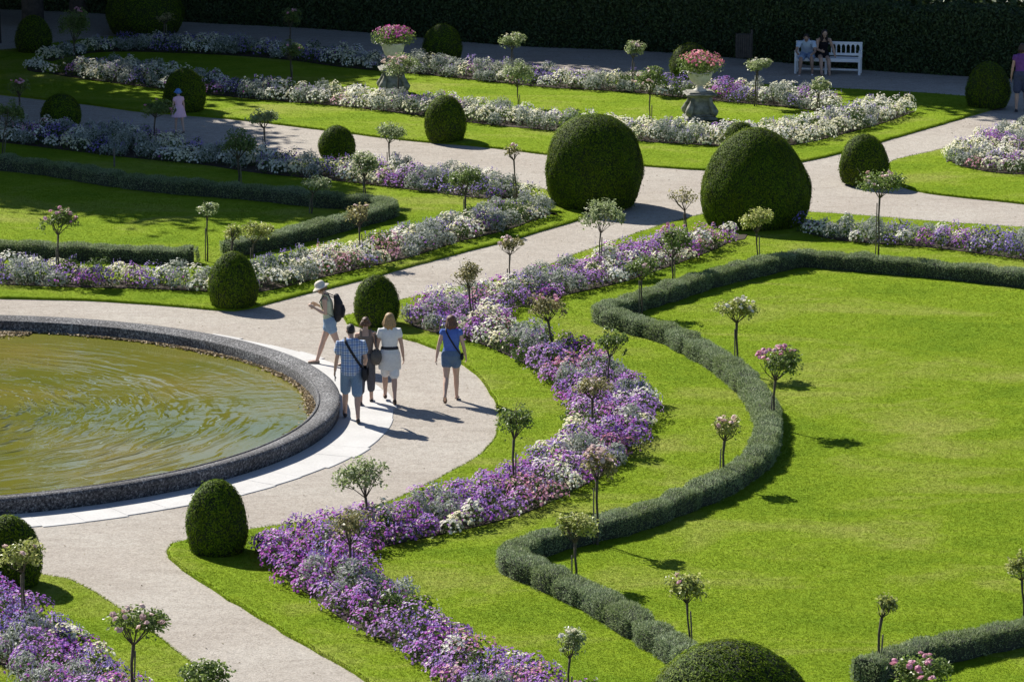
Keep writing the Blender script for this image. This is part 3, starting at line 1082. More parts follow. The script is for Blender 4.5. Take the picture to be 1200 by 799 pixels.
# ================================================================ STANDARD ROSES
# crown x, y, w, h | trunk foot x, y, its height above ground there | leaves, petals, blooms | bare? | label
ROSES = [
    (193, 22, 26, 12, 193, 44, .36, 'rdry', None, 0, .25, 'sparse bare rose tree before the largest dark yew dome'),
    (340, 22, 26, 22, 341, 58, .36, 'rgreen', 'rpink', 4, .7, 'shaded rose tree with one pink bloom on far walk, behind another'),
    (86, 30, 34, 44, 88, 60, .36, 'rgreen', 'rpink', 9, 1.3, 'nearly black bushy rose with a few pink blooms in the upper left shade'),
    (341, 61, 26, 24, 341, 94, .05, 'rgreen', 'rpink', 2, .8, 'shaded green rose tree on the grass in front of its twin'),
    (22, 104, 26, 22, 25, 140, .36, 'rgreen', 'rpink', 9, .5, 'pink rose tree at left edge left of the shaded yew'),
    (12, 133, 30, 28, 2, 172, .3, 'rgreen', None, 0, 1, 'leafy green rose bush touching the left edge by violet flowers'),
    (184, 128, 38, 22, 180, 160, .36, 'rgreen', 'rpink', 3, .9, 'wide flat rose tree with pink tips beside the child'),
    (308, 140, 36, 24, 312, 178, .36, 'rpale', None, 0, .8, 'leaning pale rose tree left of the small pointed yew'),
    (279, 171, 42, 34, 280, 214, .08, 'rgreen', None, 0, .9, 'grey-green rose tree between violet ribbon and shaded hedge'),
    (455, 157, 38, 24, 457, 190, .36, 'rpale', None, 0, .9, 'rose tree with leaning trunk right of the small pointed yew'),
    (467, 79, 44, 28, 468, 114, .36, 'rpale', 'rblush', 30, .9, 'blush flowered rose tree standing before the magenta urn\'s pedestal'),
    (600, 49, 32, 20, 600, 78, .36, 'rpale', 'rcream', 8, 1, 'pale round rose tree on far walk above a second one'),
    (606, 88, 36, 32, 607, 126, .05, 'rpale', None, 0, 1, 'pale green rose tree on sunlit grass below its twin on far walk'),
    (743, 59, 27, 20, 740, 95, .36, 'rpale', 'rblush', 8, .9, 'blush tipped rose tree at the far walk left of the pink urn'),
    (762, 97, 42, 34, 761, 143, .1, 'rgreen', 'rblush', 9, 1, 'rose tree with blush crown top left of the pink urn\'s pedestal'),
    (889, 77, 31, 17, 884, 122, .1, 'rpale', 'rcream', 10, 1, 'flat cream topped rose tree on thick post below the litter bin'),
    (960, 103, 26, 22, 957, 134, .1, 'rpale', 'rcream', 9, 1, 'small cream rose tree below the white bench'),
    (600, 179, 20, 20, 605, 222, .36, 'rdry', 'rblush', 3, .35, 'thin leggy rose left of the giant broad yew dome'),
    (545, 213, 36, 34, 546, 256, .25, 'rgreen', None, 0, 1, 'round full rose tree at the left lawn\'s far right end'),
    (427, 194, 36, 30, 428, 236, .08, 'rpale', None, 0, .9, 'pale rose tree on the grass above the hedge corner'),
    (369, 218, 38, 20, 365, 250, .05, 'rpale', None, 0, .8, 'rose tree standing inside the hedge corner on shaded grass'),
    (244, 247, 28, 18, 243, 306, .05, 'rpale', 'rcream', 3, .7, 'tall thin rose tree in the gap between two left hedges'),
    (421, 252, 32, 30, 422, 292, .3, 'rdry', 'rblush', 4, .6, 'dry brownish rose tree just below the hedge corner'),
    (69, 261, 42, 32, 69, 315, .3, 'rgreen', 'rpink', 16, .9, 'pink topped rose tree before the straight left hedge'),
    (299, 273, 42, 26, 296, 306, .3, 'ryellow', None, 0, 1, 'bushy yellow-green rose tree just behind the egg-shaped yew'),
    (274, 274, 26, 20, 271, 312, .3, 'ryellow', None, 0, .7, 'smaller yellow-green rose close against the egg-shaped yew'),
    (705, 254, 47, 42, 702, 303, .34, 'rpale', None, 0, 1.1, 'globe-shaped rose tree in front of the giant broad yew dome'),
    (799, 233, 38, 30, 806, 272, .3, 'rdry', None, 0, .16, 'leafless twisted rose tree between the two giant yew domes'),
    (598, 288, 30, 24, 597, 330, .34, 'rdry', 'rblush', 8, .6, 'small blush rose tree at the diagonal path above the purple bed'),
    (547, 323, 36, 34, 553, 374, .3, 'rdry', None, 0, .6, 'sparse olive rose tree leaning left over the purple bed tip'),
    (886, 260, 40, 30, 887, 306, .1, 'ryellow', None, 0, 1, 'lemon-green rose tree before the giant tapered yew dome'),
    (788, 283, 42, 44, 788, 329, .08, 'rgreen', 'rpink', 8, .9, 'big rose tree with pink blooms on top at the ribbon\'s upper end'),
    (1030, 216, 56, 36, 1029, 303, .1, 'rgreen', 'rblush', 14, 1.1, 'tallest rose tree with pink flushed crown by the blue-violet ribbon'),
    (751, 315, 40, 30, 752, 368, .06, 'rgreen', 'rblush', 3, .6, 'rose tree on twin stakes inside the hedge\'s upper pointed bend'),
    (638, 362, 46, 32, 648, 402, .3, 'rdry', 'rpink', 6, .55, 'straggly rose with pink blooms in the purple bed\'s upper bend'),
    (716, 402, 34, 38, 712, 448, .3, 'rgreen', None, 0, .8, 'dull green rose tree at the purple bed\'s outer edge'),
    (862, 364, 48, 32, 864, 418, .34, 'ryellow', 'rcream', 16, 1, 'cream-yellow rose tree on the hedge at the big lawn\'s edge'),
    (910, 427, 54, 42, 906, 482, .34, 'rgreen', 'rpink', 26, .75, 'pink flowering rose tree on the hedge\'s rightmost bulge'),
    (850, 502, 36, 32, 847, 551, .3, 'ryellow', 'rblush', 12, .8, 'small buff rose tree at the hedge\'s outer left side'),
    (693, 454, 42, 30, 695, 506, .3, 'rdry', 'rblush', 4, .5, 'withered brown rose tree amid the purple flowers\' widest part'),
    (603, 494, 42, 46, 601, 566, .3, 'rgreen', None, 0, .6, 'lanky olive rose tree right of the blue-topped woman\'s shadow'),
    (699, 545, 42, 40, 700, 616, .34, 'rdry', 'rblush', 22, .7, 'blush flowering rose tree on the hedge beside the purple bed\'s lower edge'),
    (425, 562, 60, 46, 433, 602, .3, 'rpale', None, 0, .75, 'wide grey-green rose tree rising from the bed by the gravel ring'),
    (408, 616, 48, 50, 413, 668, .3, 'rdry', None, 0, .5, 'thin wispy rose tree where the purple bed folds back'),
    (673, 619, 52, 38, 675, 683, .06, 'ryellow', None, 0, 1, 'yellow-green rose tree inside the hedge\'s lower pointed bend'),
    (802, 690, 50, 38, 808, 760, .1, 'ryellow', 'rpink', 2, 1, 'rose tree with a single pink bloom at the hedge\'s lower end'),
    (670, 755, 34, 36, 665, 806, .3, 'rpale', 'rcream', 6, .8, 'small whitish rose tree at bottom centre by the purple bed'),
    (1036, 709, 26, 32, 1028, 768, .3, 'ryellow', None, 0, .8, 'slim pale yellow rose tree at the short hedge\'s left end'),
    (1070, 788, 78, 42, 1066, 835, .1, 'rgreen', 'rpink', 16, .9, 'wide pink rose bush cut by the bottom edge before the short hedge'),
    (1194, 664, 36, 36, 1200, 722, .06, 'ryellow', None, 0, .9, 'yellowish rose tree cut by the right edge on the big lawn'),
    (27, 652, 52, 42, 30, 727, .3, 'ryellow', 'rblush', 3, .7, 'open yellow-green rose tree in front of the left edge yew'),
    (161, 733, 68, 50, 153, 806, .3, 'rgreen', 'rblush', 16, .85, 'broad rosy-brown rose tree before the gravel path at lower left'),
    (241, 792, 64, 32, 238, 850, .1, 'rgreen', None, 0, .8, 'green rose crown cut by the bottom edge beside the gravel path'),
]


def make_rose(cx, cy, wpx, hpx, bx, by, bz, leafm, petal, nb, fill, label, seed):
    rng = np.random.default_rng(900 + seed)
    g = gp(bx, by, bz + .02)
    base = np.array([g[0], g[1], LAWN_Z])
    s = ppm(base)
    top = zat(base, cy) - LAWN_Z                  # crown centre above the ground
    ox = (cx - bx) / s
    rx = wpx / 2 / s
    rz = hpx / 2 / s
    root = empty('standard_rose', base)
    tag(root, label, 'rose tree', 'standard roses in the garden')
    fork = max(.25, top - rz * .95)
    lean = rng.normal() * .05
    rz *= rng.uniform(.95, 1.1)
    tr = MB()
    tpts = [(0, 0, -.02), (ox * .12 + .01, lean, fork * .35), (ox * .3 - .008, lean * .5, fork * .7), (ox * .55, 0, fork)]
    rt = rng.uniform(.013, .020)
    tr.tube(tpts, [rt * 1.25, rt * 1.05, rt, rt * 1.35], seg=8)
    # limbs into the crown
    nl = 9
    ends = []
    f0 = np.array([ox * .55, 0, fork])
    cc = np.array([ox, 0, top])
    for i in range(nl):
        a = 2 * PI * (i + rng.random() * .6) / nl
        el = rng.uniform(.1, 1.2)
        e = cc + np.array([math.cos(a) * math.cos(el) * rx * .8, math.sin(a) * math.cos(el) * rx * .8, math.sin(el) * rz * .8 - rz * .15])
        mid = f0 * .45 + e * .55 + rng.normal(size=3) * .02 + np.array([0, 0, -.02])
        tr.tube([f0, mid, e], [rt * .6, rt * .4, .004], seg=5)
        ends.append(e)
        for k in range(2):
            e2 = e + rng.normal(size=3) * np.array([rx, rx, rz]) * .3
            tr.tube([mid, (mid + e2) / 2 + rng.normal(size=3) * .015, e2], [rt * .35, rt * .25, .003], seg=4)
            ends.append(e2)
    tr.build('trunk', M['stem'], root)
    st = MB()
    sx = (1 if rng.random() < .5 else -1) * rng.uniform(.035, .06)
    st.tube([(sx, .03, -.02), (sx * .9 + ox * .4, .02, fork * rng.uniform(.6, 1.0))], .012, seg=7)
    st.build('stake', M['stake'], root)
    # crown
    ncl = 16
    cl = []
    for i in range(ncl):
        d = rdir(1, rng)[0]
        if d[2] < -.35: d[2] *= -.6
        cl.append(cc + d * np.array([rx, rx, rz]) * rng.uniform(.3, .92))
    cl = np.array(cl + ends[:6])
    nleaf = int(960 * fill * np.clip((rx * rx * 2 + rx * rz) / .25, .45, 1.5))
    ci = rng.integers(0, len(cl), nleaf)
    P = cl[ci] + rng.normal(size=(nleaf, 3)) * np.array([rx, rx, rz]) * .175
    q = (P - cc) / np.array([rx, rx, rz])
    ln = np.linalg.norm(q, axis=1)
    far = ln > 1.22
    P[far] = cc + (P - cc)[far] / ln[far][:, None] * 1.16
    N = unit(P - cc) * .4 + np.array([0, 0, .7])
    v, qd, rd = leaves(P, N, .062, .040, rng, .8, .12)
    rd = np.clip(rd * .7 + .3 * np.repeat(rng.random(len(cl))[ci], 4), 0, 1)
    cro = link_mesh('crown', np_mesh('crown', v, qd, rd), M[leafm], root)
    cro['kind'] = 'stuff'
    if petal:
        d = rdir(nb, rng)
        d[:, 2] = np.abs(d[:, 2]) * .9 + .1
        d[:, 1] -= .15
        hub = rdir(max(2, nb // 4), rng); hub[:, 2] = np.abs(hub[:, 2])
        d = unit(d + 1.1 * hub[rng.integers(0, len(hub), nb)])
        P = cc + d * np.array([rx, rx, rz]) * rng.uniform(.85, 1.08, nb)[:, None]
        for q_ in P:
            v, qd, rd = rosettes(q_[None, :], .045, rng)
            link_mesh('bloom', np_mesh('bloom', v, qd, rd), M[petal], cro)


for i, r in enumerate(ROSES): make_rose(*r, i)
# a bare stake in the shade
g = gp(134, 196, .05)
o = MB().tube([(0, 0, -.05), (.005, 0, .42)], .022, seg=8).build('wooden_stake', M['stake'], None, loc=(g[0], g[1], LAWN_Z))
tag(o, 'bare short wooden stake by the shaded hedge below the violet ribbon', 'stake')

# ================================================================ POOL
rim = empty('pool_rim', (POOL[0], POOL[1], 0))
tag(rim, 'low circular grey stone wall round the green fountain pool', 'pool rim')
prof = [(7.66, -.05), (7.675, .06), (7.70, .15), (7.722, .21), (7.715, .258), (7.675, .288), (7.60, .297), (7.52, .285), (7.45, .262), (7.39, .242), (7.355, .232)]
MB().lathe([(r_ - (.016 if r_ > 7.6 else 0), z_ - (.012 if z_ > .2 else 0)) for r_, z_ in prof], 360).build('bedding', solid('rim_mortar', (.05, .048, .045), (.10, .095, .09), 20, .95, .4), rim)
cp = MB()
nb_ = 30
for q in range(nb_):
    a0_ = 2 * PI * q / nb_ + .0005; a1_ = 2 * PI * (q + 1) / nb_ - .0005
    dz_, dr_ = R_.normal() * .0015, R_.normal() * .002
    pr_ = [(r_ + dr_, z_ + (dz_ if z_ > .1 else 0)) for r_, z_ in prof]
    n0_ = len(cp.v)
    cp.lathe(pr_, 12, (0, 0, 0), a0_, a1_)
cp.build('coping', M['rim'], rim)
b = MB().lathe([(7.355, .232), (7.35, .248), (7.325, .251), (7.305, .24), (7.30, .225), (7.285, .10), (7.285, -.3)], 360).build('inner_lip', M['rim'], rim)
# water
wm = bpy.data.materials.new('green_pool_water')
t, out = nodes_of(wm)
p = t.nodes.new('ShaderNodeBsdfPrincipled')
v = coords(t)
mp = t.nodes.new('ShaderNodeVectorMath'); mp.operation = 'SUBTRACT'
mp.inputs[1].default_value = (POOL[0], POOL[1], 0)
t.links.new(v, mp.inputs[0])
n0 = noise(t, .35, 3, .5, v)
rp = ramp(t, [(.108, .120, .018), (.142, .138, .024), (.172, .150, .034)], [.35, .55, .7])
t.links.new(n0.outputs[0], rp.inputs[0])
t.links.new(rp.outputs[0], p.inputs['Base Color'])
p.inputs['Roughness'].default_value = .04
p.inputs['IOR'].default_value = 1.33
# short wavelets lying round the fountain: a noise stretched along the circles
sx_ = t.nodes.new('ShaderNodeSeparateXYZ'); t.links.new(mp.outputs[0], sx_.inputs[0])
at2 = t.nodes.new('ShaderNodeMath'); at2.operation = 'ARCTAN2'
t.links.new(sx_.outputs[1], at2.inputs[0]); t.links.new(sx_.outputs[0], at2.inputs[1])
ln_ = t.nodes.new('ShaderNodeVectorMath'); ln_.operation = 'LENGTH'; t.links.new(mp.outputs[0], ln_.inputs[0])
nw = noise(t, .9, 2, .5, v)
rw = t.nodes.new('ShaderNodeMath'); rw.operation = 'MULTIPLY_ADD'; rw.inputs[1].default_value = .35
t.links.new(nw.outputs[0], rw.inputs[0]); t.links.new(ln_.outputs['Value'], rw.inputs[2])
cb = t.nodes.new('ShaderNodeCombineXYZ')
sa = t.nodes.new('ShaderNodeMath'); sa.operation = 'MULTIPLY'; sa.inputs[1].default_value = 3.2; t.links.new(at2.outputs[0], sa.inputs[0])
sr = t.nodes.new('ShaderNodeMath'); sr.operation = 'MULTIPLY'; sr.inputs[1].default_value = 3.6; t.links.new(rw.outputs[0], sr.inputs[0])
t.links.new(sa.outputs[0], cb.inputs[0]); t.links.new(sr.outputs[0], cb.inputs[1])
wv = noise(t, 1.0, 2, .5, cb.outputs[0], .1)
pw_ = ramp(t, [(0, 0, 0), (1, 1, 1)], [.44, .66])
t.links.new(wv.outputs[0], pw_.inputs[0])
n1 = noise(t, 3.2, 3, .55, v)
n2 = noise(t, .42, 2, .5, v)
r2_ = ramp(t, [(.2, .2, .2), (1, 1, 1)], [.38, .58])
t.links.new(n2.outputs[0], r2_.inputs[0])
mm = t.nodes.new('ShaderNodeMath'); mm.operation = 'MULTIPLY'
gr = t.nodes.new('ShaderNodeVectorMath'); gr.operation = 'DOT_PRODUCT'; gr.inputs[1].default_value = (-.11, -.07, 0)
t.links.new(mp.outputs[0], gr.inputs[0])
gc = t.nodes.new('ShaderNodeMapRange'); gc.inputs[1].default_value = -.75; gc.inputs[2].default_value = .45; gc.inputs[3].default_value = .05; gc.inputs[4].default_value = 2.4
t.links.new(gr.outputs['Value'], gc.inputs[0])
mg = t.nodes.new('ShaderNodeMath'); mg.operation = 'MULTIPLY'
t.links.new(r2_.outputs[0], mg.inputs[0]); t.links.new(gc.outputs[0], mg.inputs[1])
t.links.new(pw_.outputs[0], mm.inputs[0]); t.links.new(mg.outputs[0], mm.inputs[1])
ma = t.nodes.new('ShaderNodeMath'); ma.operation = 'MULTIPLY_ADD'
t.links.new(n1.outputs[0], ma.inputs[0]); ma.inputs[1].default_value = .10
t.links.new(mm.outputs[0], ma.inputs[2])
bp = t.nodes.new('ShaderNodeBump')
bp.inputs['Strength'].default_value = .8
bp.inputs['Distance'].default_value = .06
t.links.new(ma.outputs[0], bp.inputs['Height'])
t.links.new(bp.outputs[0], p.inputs['Normal'])
t.links.new(p.outputs[0], out.inputs[0])
n = 256
me = bpy.data.meshes.new('pool_water')
me.from_pydata([(POOL[0] + 7.29 * math.cos(2 * PI * i / n), POOL[1] + 7.29 * math.sin(2 * PI * i / n), .04) for i in range(n)], [], [tuple(range(n))])
link_mesh('pool_water', me, wm)['kind'] = 'structure'
# scum caught along the wall
rng = np.random.default_rng(31)
M['scum'] = leaf_mat('tan_scum', [(.24, .18, .10), (.42, .33, .20), (.55, .45, .30)], 0, .9)
k = 16000
a = np.radians(rng.uniform(-25, 125, k))
dens = .5 + .5 * np.sin(a * 5 + 1) * np.sin(a * 13)
depth = np.where(np.degrees(a) > 78, .62, .15) * (.5 + .5 * dens)
r = 7.27 - np.abs(rng.normal(size=k)) * depth * .55
sel = rng.random(k) < np.where(np.degrees(a) > 78, .95, np.clip(.05 + .35 * dens, 0, 1))
a, r = a[sel], r[sel]
P = np.stack([POOL[0] + r * np.cos(a), POOL[1] + r * np.sin(a), 0.048 + rng.random(len(a)) * .02], 1)
v_, q_, r_ = leaves(P, np.tile([0, 0, 1.0], (len(P), 1)), .07, .05, rng, .5, .2)
tag(link_mesh('pool_scum', np_mesh('pool_scum', v_, q_, r_), M['scum']), 'tan scum floating along the inside of the pool wall', 'scum', kind='stuff')
# pale paving round the pool
pm = bpy.data.materials.new('pale_limestone')
t, out = nodes_of(pm)
p = t.nodes.new('ShaderNodeBsdfPrincipled'); p.inputs['Roughness'].default_value = .8
v = coords(t)
n1 = noise(t, 1.3, 5, .6, v); r1 = ramp(t, [(.43, .42, .405), (.51, .50, .485)], [.3, .65])
t.links.new(n1.outputs[0], r1.inputs[0])
n2 = noise(t, 30, 4, .6, v); r2 = ramp(t, [(.86, .86, .86), (1, 1, 1)], [.3, .6])
t.links.new(n2.outputs[0], r2.inputs[0])
t.links.new(mixc(t, r1.outputs[0], r2.outputs[0], 1, 'MULTIPLY'), p.inputs['Base Color'])
t.links.new(p.outputs[0], out.inputs[0])
M['lime'] = pm
pv = MB()
rng = np.random.default_rng(8)
def pdist(x, y):
    g = gp(x, y); return math.hypot(g[0] - POOL[0], g[1] - POOL[1]), math.degrees(math.atan2(g[1] - POOL[1], g[0] - POOL[0]))
print('paving', [tuple(round(q, 2) for q in pdist(*q)) for q in ((44, 620), (123, 608.7), (210, 596), (288, 578.5), (356, 559), (389, 546), (410, 538), (430, 525.6), (460, 488.5), (380, 417), (361, 416), (402, 434))])
ang = -150.0
while ang < 150:
    stp = 5.2 + rng.uniform(-.5, .5)
    r1_ = (8.66 if -27 < ang < 60 else 8.60) + rng.choice([0, 0, 0, .06, -.05]) + rng.uniform(-.015, .015)
    a0, a1 = math.radians(ang), math.radians(ang + stp - .03)
    z = .012 + rng.uniform(0, .004)
    pts, N_ = [], 5
    for i in range(N_ + 1):
        aa = a0 + (a1 - a0) * i / N_
        for rr, zz in ((7.70, -.02), (7.70, z), (r1_ - .01, z), (r1_, z - .008), (r1_, -.02)):
            pts.append((POOL[0] + rr * math.cos(aa), POOL[1] + rr * math.sin(aa), zz))
    fs = []
    for i in range(N_):
        for j in range(4):
            c0 = i * 5 + j
            fs.append((c0, c0 + 1, c0 + 6, c0 + 5))
    fs.append((0, 1, 2, 3, 4)); fs.append(tuple(N_ * 5 + j for j in (4, 3, 2, 1, 0)))
    pv.add(pts, fs)
    ang += stp
me = bpy.data.meshes.new('stone_paving')
me.from_pydata(pv.v, [], pv.f); me.update()
link_mesh('stone_paving', me, pm)['kind'] = 'structure'

# dry leaves and petals blown onto the gravel
rng = np.random.default_rng(99)
pp = np.stack([rng.uniform(-16, 16, 5000), rng.uniform(55, 122, 5000)], 1)
ok = np.hypot(pp[:, 0] - POOL[0], pp[:, 1] - POOL[1]) > 8.8
for po in lawn_polys: ok &= ~inside(pp, po)
ok &= rng.random(len(pp)) < .35
pp = pp[ok]
v_, q_, r_ = leaves(np.concatenate([pp, np.full((len(pp), 1), .008)], 1), np.tile([0, 0, 1.0], (len(pp), 1)), .045, .028, rng, .35)
tag(link_mesh('fallen_leaves', np_mesh('fallen_leaves', v_, q_, r_), leaf_mat('dry_leaf', [(.16, .11, .05), (.24, .18, .09), (.12, .13, .04)], .1)), 'scattered small dry leaves lying on the gravel walks', 'leaves', kind='stuff')

# ================================================================ URNS
M['bowl'] = solid('pale_urn_stone', (.60, .58, .52), (.44, .43, .38), 14, .8, .3)
M['ped'] = solid('mossy_pedestal_stone', (.30, .29, .255), (.11, .115, .095), 7, .9, .7)


def make_urn(px_, foot_y, cap_y, bowl_top, fl_top, fl_l, fl_r, bowl_w, cap_w, petal, label, seed):
    rng = np.random.default_rng(seed)
    g = gp(px_, foot_y - 3, LAWN_Z); s = ppm(g)
    root = empty('flower_urn', g, .12)
    tag(root, label, 'urn', 'flower urns on pedestals')
    hcap = zat(g, cap_y) - LAWN_Z; hb = zat(g, bowl_top) - LAWN_Z; hf = zat(g, fl_top) - LAWN_Z
    cw = cap_w / s
    pd = MB()
    pd.box((0, 0, hcap * .07), (cw * 1.02, cw * 1.02, hcap * .14), None, .03)
    pd.box((0, 0, hcap * .17), (cw * .9, cw * .9, hcap * .07), None, .03)
    # body between scrolls
    V, Fs = [], []
    lv = [(.20, .74), (.30, .80), (.42, .76), (.55, .60), (.66, .52), (.76, .55), (.84, .70), (.88, .86)]
    for h, w_ in lv:
        x = cw * w_ / 2
        V += [(-x, -x, hcap * h), (x, -x, hcap * h), (x, x, hcap * h), (-x, x, hcap * h)]
    for i in range(len(lv) - 1):
        for k in range(4):
            j = (k + 1) % 4
            Fs.append((i * 4 + k, i * 4 + j, i * 4 + 4 + j, i * 4 + 4 + k))
    Fs.append((3, 2, 1, 0)); Fs.append(tuple(len(V) - 4 + k for k in range(4)))
    pd.add(V, Fs)
    pd.build('pedestal', M['ped'], root, False)
    for sx in (-1, 1):
        for sy in (-1, 1):
            sc = MB()
            c = Vector((sx * cw * .38, sy * cw * .38, 0))
            dr = Vector((sx, sy, 0)).normalized()
            path = [c * .75 + Vector((0, 0, hcap * .78)), c * .80 + Vector((0, 0, hcap * .62)), c * .98 + Vector((0, 0, hcap * .45)), c * 1.12 + Vector((0, 0, hcap * .32)), c * 1.08 + Vector((0, 0, hcap * .23))]
            sc.tube(path, [cw * .07, cw * .08, cw * .11, cw * .13, cw * .10], seg=8)
            sc.build('scroll', M['ped'], root)
    MB().box((0, 0, hcap * .92), (cw * 1.0, cw * 1.0, hcap * .06), None, .02).box((0, 0, hcap * .98), (cw * .82, cw * .82, hcap * .055), None, .015).build('cap', M['ped'], root, False)
    br = bowl_w / 2 / s
    hh = hb - hcap
    MB().lathe([(.001, hcap), (br * .55, hcap + .003), (br * .5, hcap + hh * .08), (br * .26, hcap + hh * .16), (br * .22, hcap + hh * .26), (br * .38, hcap + hh * .34), (br * .72, hcap + hh * .5), (br * .9, hcap + hh * .72), (br * .94, hcap + hh * .86), (br * 1.04, hcap + hh * .93), (br * 1.05, hcap + hh), (br * .9, hcap + hh), (br * .85, hcap + hh * .9), (.001, hcap + hh * .88)], 28).build('bowl', M['bowl'], root)
    rx = (fl_r - fl_l) / 2 / s; cxx = ((fl_l + fl_r) / 2 - px_) / s
    rz = (hf - hb) * .62; cz = hb + (hf - hb) * .35
    n_ = 2200
    d = rdir(n_, rng)
    P = np.array([cxx, 0, cz]) + d * np.array([rx, rx * .95, rz]) * rng.uniform(.3, 1.15, n_)[:, None]
    P = P[(P[:, 2] > hb - .06)]
    v_, q_, r_ = leaves(P, unit(P - np.array([cxx, 0, cz - .1])), .06, .035, rng, .8)
    fo = link_mesh('foliage', np_mesh('foliage', v_, q_, r_), M['rgreen'] if seed != 63 else M['ryellow'], root)
    fo['kind'] = 'stuff'
    nb = 210
    d = rdir(nb, rng); d[:, 2] = np.abs(d[:, 2]) * .95 - .05
    hub = rdir(16, rng); hub[:, 2] = np.abs(hub[:, 2])
    d = unit(d * .8 + hub[rng.integers(0, 16, nb)])
    P = np.array([cxx, 0, cz]) + d * np.array([rx, rx, rz]) * rng.uniform(.8, 1.22, nb)[:, None]
    v_, q_, r_ = blooms(P, d + rdir(nb, rng) * .4, .034, rng)
    link_mesh('blooms', np_mesh('blooms', v_, q_, r_), M[petal], fo)['kind'] = 'stuff'


make_urn(820, 143, 107, 84, 61, 794, 846, 30, 36, 'rbright', 'stone urn of bright pink flowers on scrolled pedestal on sunlit grass', 62)
make_urn(461, 113, 78, 50, 31, 437, 485, 28, 34, 'rmagenta', 'pale urn of magenta flowers on shaded pedestal behind a blush rose tree', 61)

# ================================================================ BENCH
M['wpaint'] = solid('white_paint', (.82, .82, .82), (.76, .76, .77), 6, .5)
fr = gp(1002.2, 88.6); fm = gp(966.9, 86.1); br_ = gp(1010, 86.2)
ax = fr - fm
yaw = math.atan2(ax[1], ax[0])
if abs(math.degrees(yaw)) > 25: yaw = math.radians(-10)
print('bench yaw', math.degrees(yaw), fr)
BL = 1.82                                   # length
ex = Vector((math.cos(yaw), math.sin(yaw), 0)); ey = Vector((-math.sin(yaw), math.cos(yaw), 0))
bc = Vector(fr) - ex * (BL / 2 - .04) + ey * .24 + ex * .10
bc.z = 0
bench = empty('garden_bench', bc, yaw)
tag(bench, 'white wooden bench with pointed-arch openings in its back, before the tall hedge', 'bench')
D_ = .5
MB().box((0, -.02, .43), (BL, D_ - .04, .035), None, .008).box((0, -D_ / 2 + .015, .39), (BL - .06, .03, .07), None, .006).build('seat', M['wpaint'], bench, False)
for x in (-BL / 2 + .035, -.04, BL / 2 - .035):
    MB().box((x, -D_ / 2 + .035, .205), (.065, .065, .41), None, .008).build('leg', M['wpaint'], bench, False)
for x in (-BL / 2 + .035, BL / 2 - .035):
    MB().box((x, D_ / 2 - .035, .205), (.06, .06, .41), None, .008).build('leg', M['wpaint'], bench, False)
MB().box((0, -.02, .12), (BL - .1, .035, .05), None, .006).build('stretcher', M['wpaint'], bench, False)
# back: top rail, bottom rail, mullions with arch heads
bk = MB()
yb = D_ / 2 - .02
bk.box((0, yb, .51), (BL, .045, .07), None, .008)
na = 13
pw = (BL - .12) / na
z0, z1, zt = .545, .70, .81
mull = .030
for i in range(na + 1):
    x = -BL / 2 + .06 + i * pw
    bk.box((x, yb, (z0 + z1) / 2), (mull, .034, z1 - z0), None, 0)
bk.box((-BL / 2 + .03, yb, .62), (.06, .05, .44), None, .006)
bk.box((BL / 2 - .03, yb, .62), (.06, .05, .44), None, .006)
for i in range(na):
    xl = -BL / 2 + .06 + i * pw + mull / 2; xr = -BL / 2 + .06 + (i + 1) * pw - mull / 2
    xm = (xl + xr) / 2
    N_ = 5
    arcl = [(xl + (xm - xl) * (1 - math.cos(q * PI / 2 / N_)), z1 + (.085) * math.sin(q * PI / 2 / N_)) for q in range(N_ + 1)]
    arcr = [(2 * xm - a_, b_) for a_, b_ in reversed(arcl)][1:]
    arc = arcl + arcr
    low = [(xl - mull / 2, z1)] + arc + [(xr + mull / 2, z1)]
    V, Fs = [], []
    for yy in (yb - .017, yb + .017):
        for (a_, b_) in low: V.append((a_, yy, b_))
        for (a_, b_) in low: V.append((a_, yy, zt))
    m_ = len(low)
    for q in range(m_ - 1):
        Fs.append((q, q + 1, m_ + q + 1, m_ + q))
        Fs.append((2 * m_ + q + 1, 2 * m_ + q, 3 * m_ + q, 3 * m_ + q + 1))
        Fs.append((q + 1, q, 2 * m_ + q, 2 * m_ + q + 1))
    bk.add(V, Fs)
bk.box((0, yb, zt + .02), (BL + .01, .05, .05), None, .008)
bk.build('backrest', M['wpaint'], bench, False)
for x in (-BL / 2 + .035, BL / 2 - .035):
    ar = MB().box((x, -D_ / 2 + .035, .53), (.055, .055, .20), None, .006)
    ar.tube([(x, -D_ / 2 - .01, .64), (x, -.02, .655), (x, .12, .70), (x, yb - .02, .80)], [.028, .028, .026, .024], [.02, .02, .02, .02], 8)
    ar.build('armrest', M['wpaint'], bench, False)

# ================================================================ LITTER BIN
M['slat'] = solid('dark_wood_slats', (.10, .085, .07), (.06, .05, .042), 10, .8, .3)
g = gp(880.5, 77)
bn = empty('litter_bin', g)
tag(bn, 'slatted dark wooden litter bin on a post before the tall hedge', 'litter bin')
MB().box((0, 0, .5), (.06, .06, 1.0), None, .008).build('post', M['slat'], bn, False)
bs = MB()
s = ppm(g)
bw = 18 / s
x0 = -bw - .035 + .02
zb0, zb1 = zat(g, 67.5), zat(g, 40)
for i in range(7):
    xx = x0 + bw * (i + .5) / 7
    for yy in (-.13, .13): bs.box((xx, yy, (zb0 + zb1) / 2), (bw / 7 - .012, .02, zb1 - zb0), None, .003)
for i in range(4):
    yy = -.10 + i * .067
    for xx in (x0 + .01, x0 + bw - .01): bs.box((xx, yy, (zb0 + zb1) / 2), (.02, .05, zb1 - zb0), None, .003)
bs.box((x0 + bw / 2, 0, zb0 + .02), (bw - .03, .22, .03))
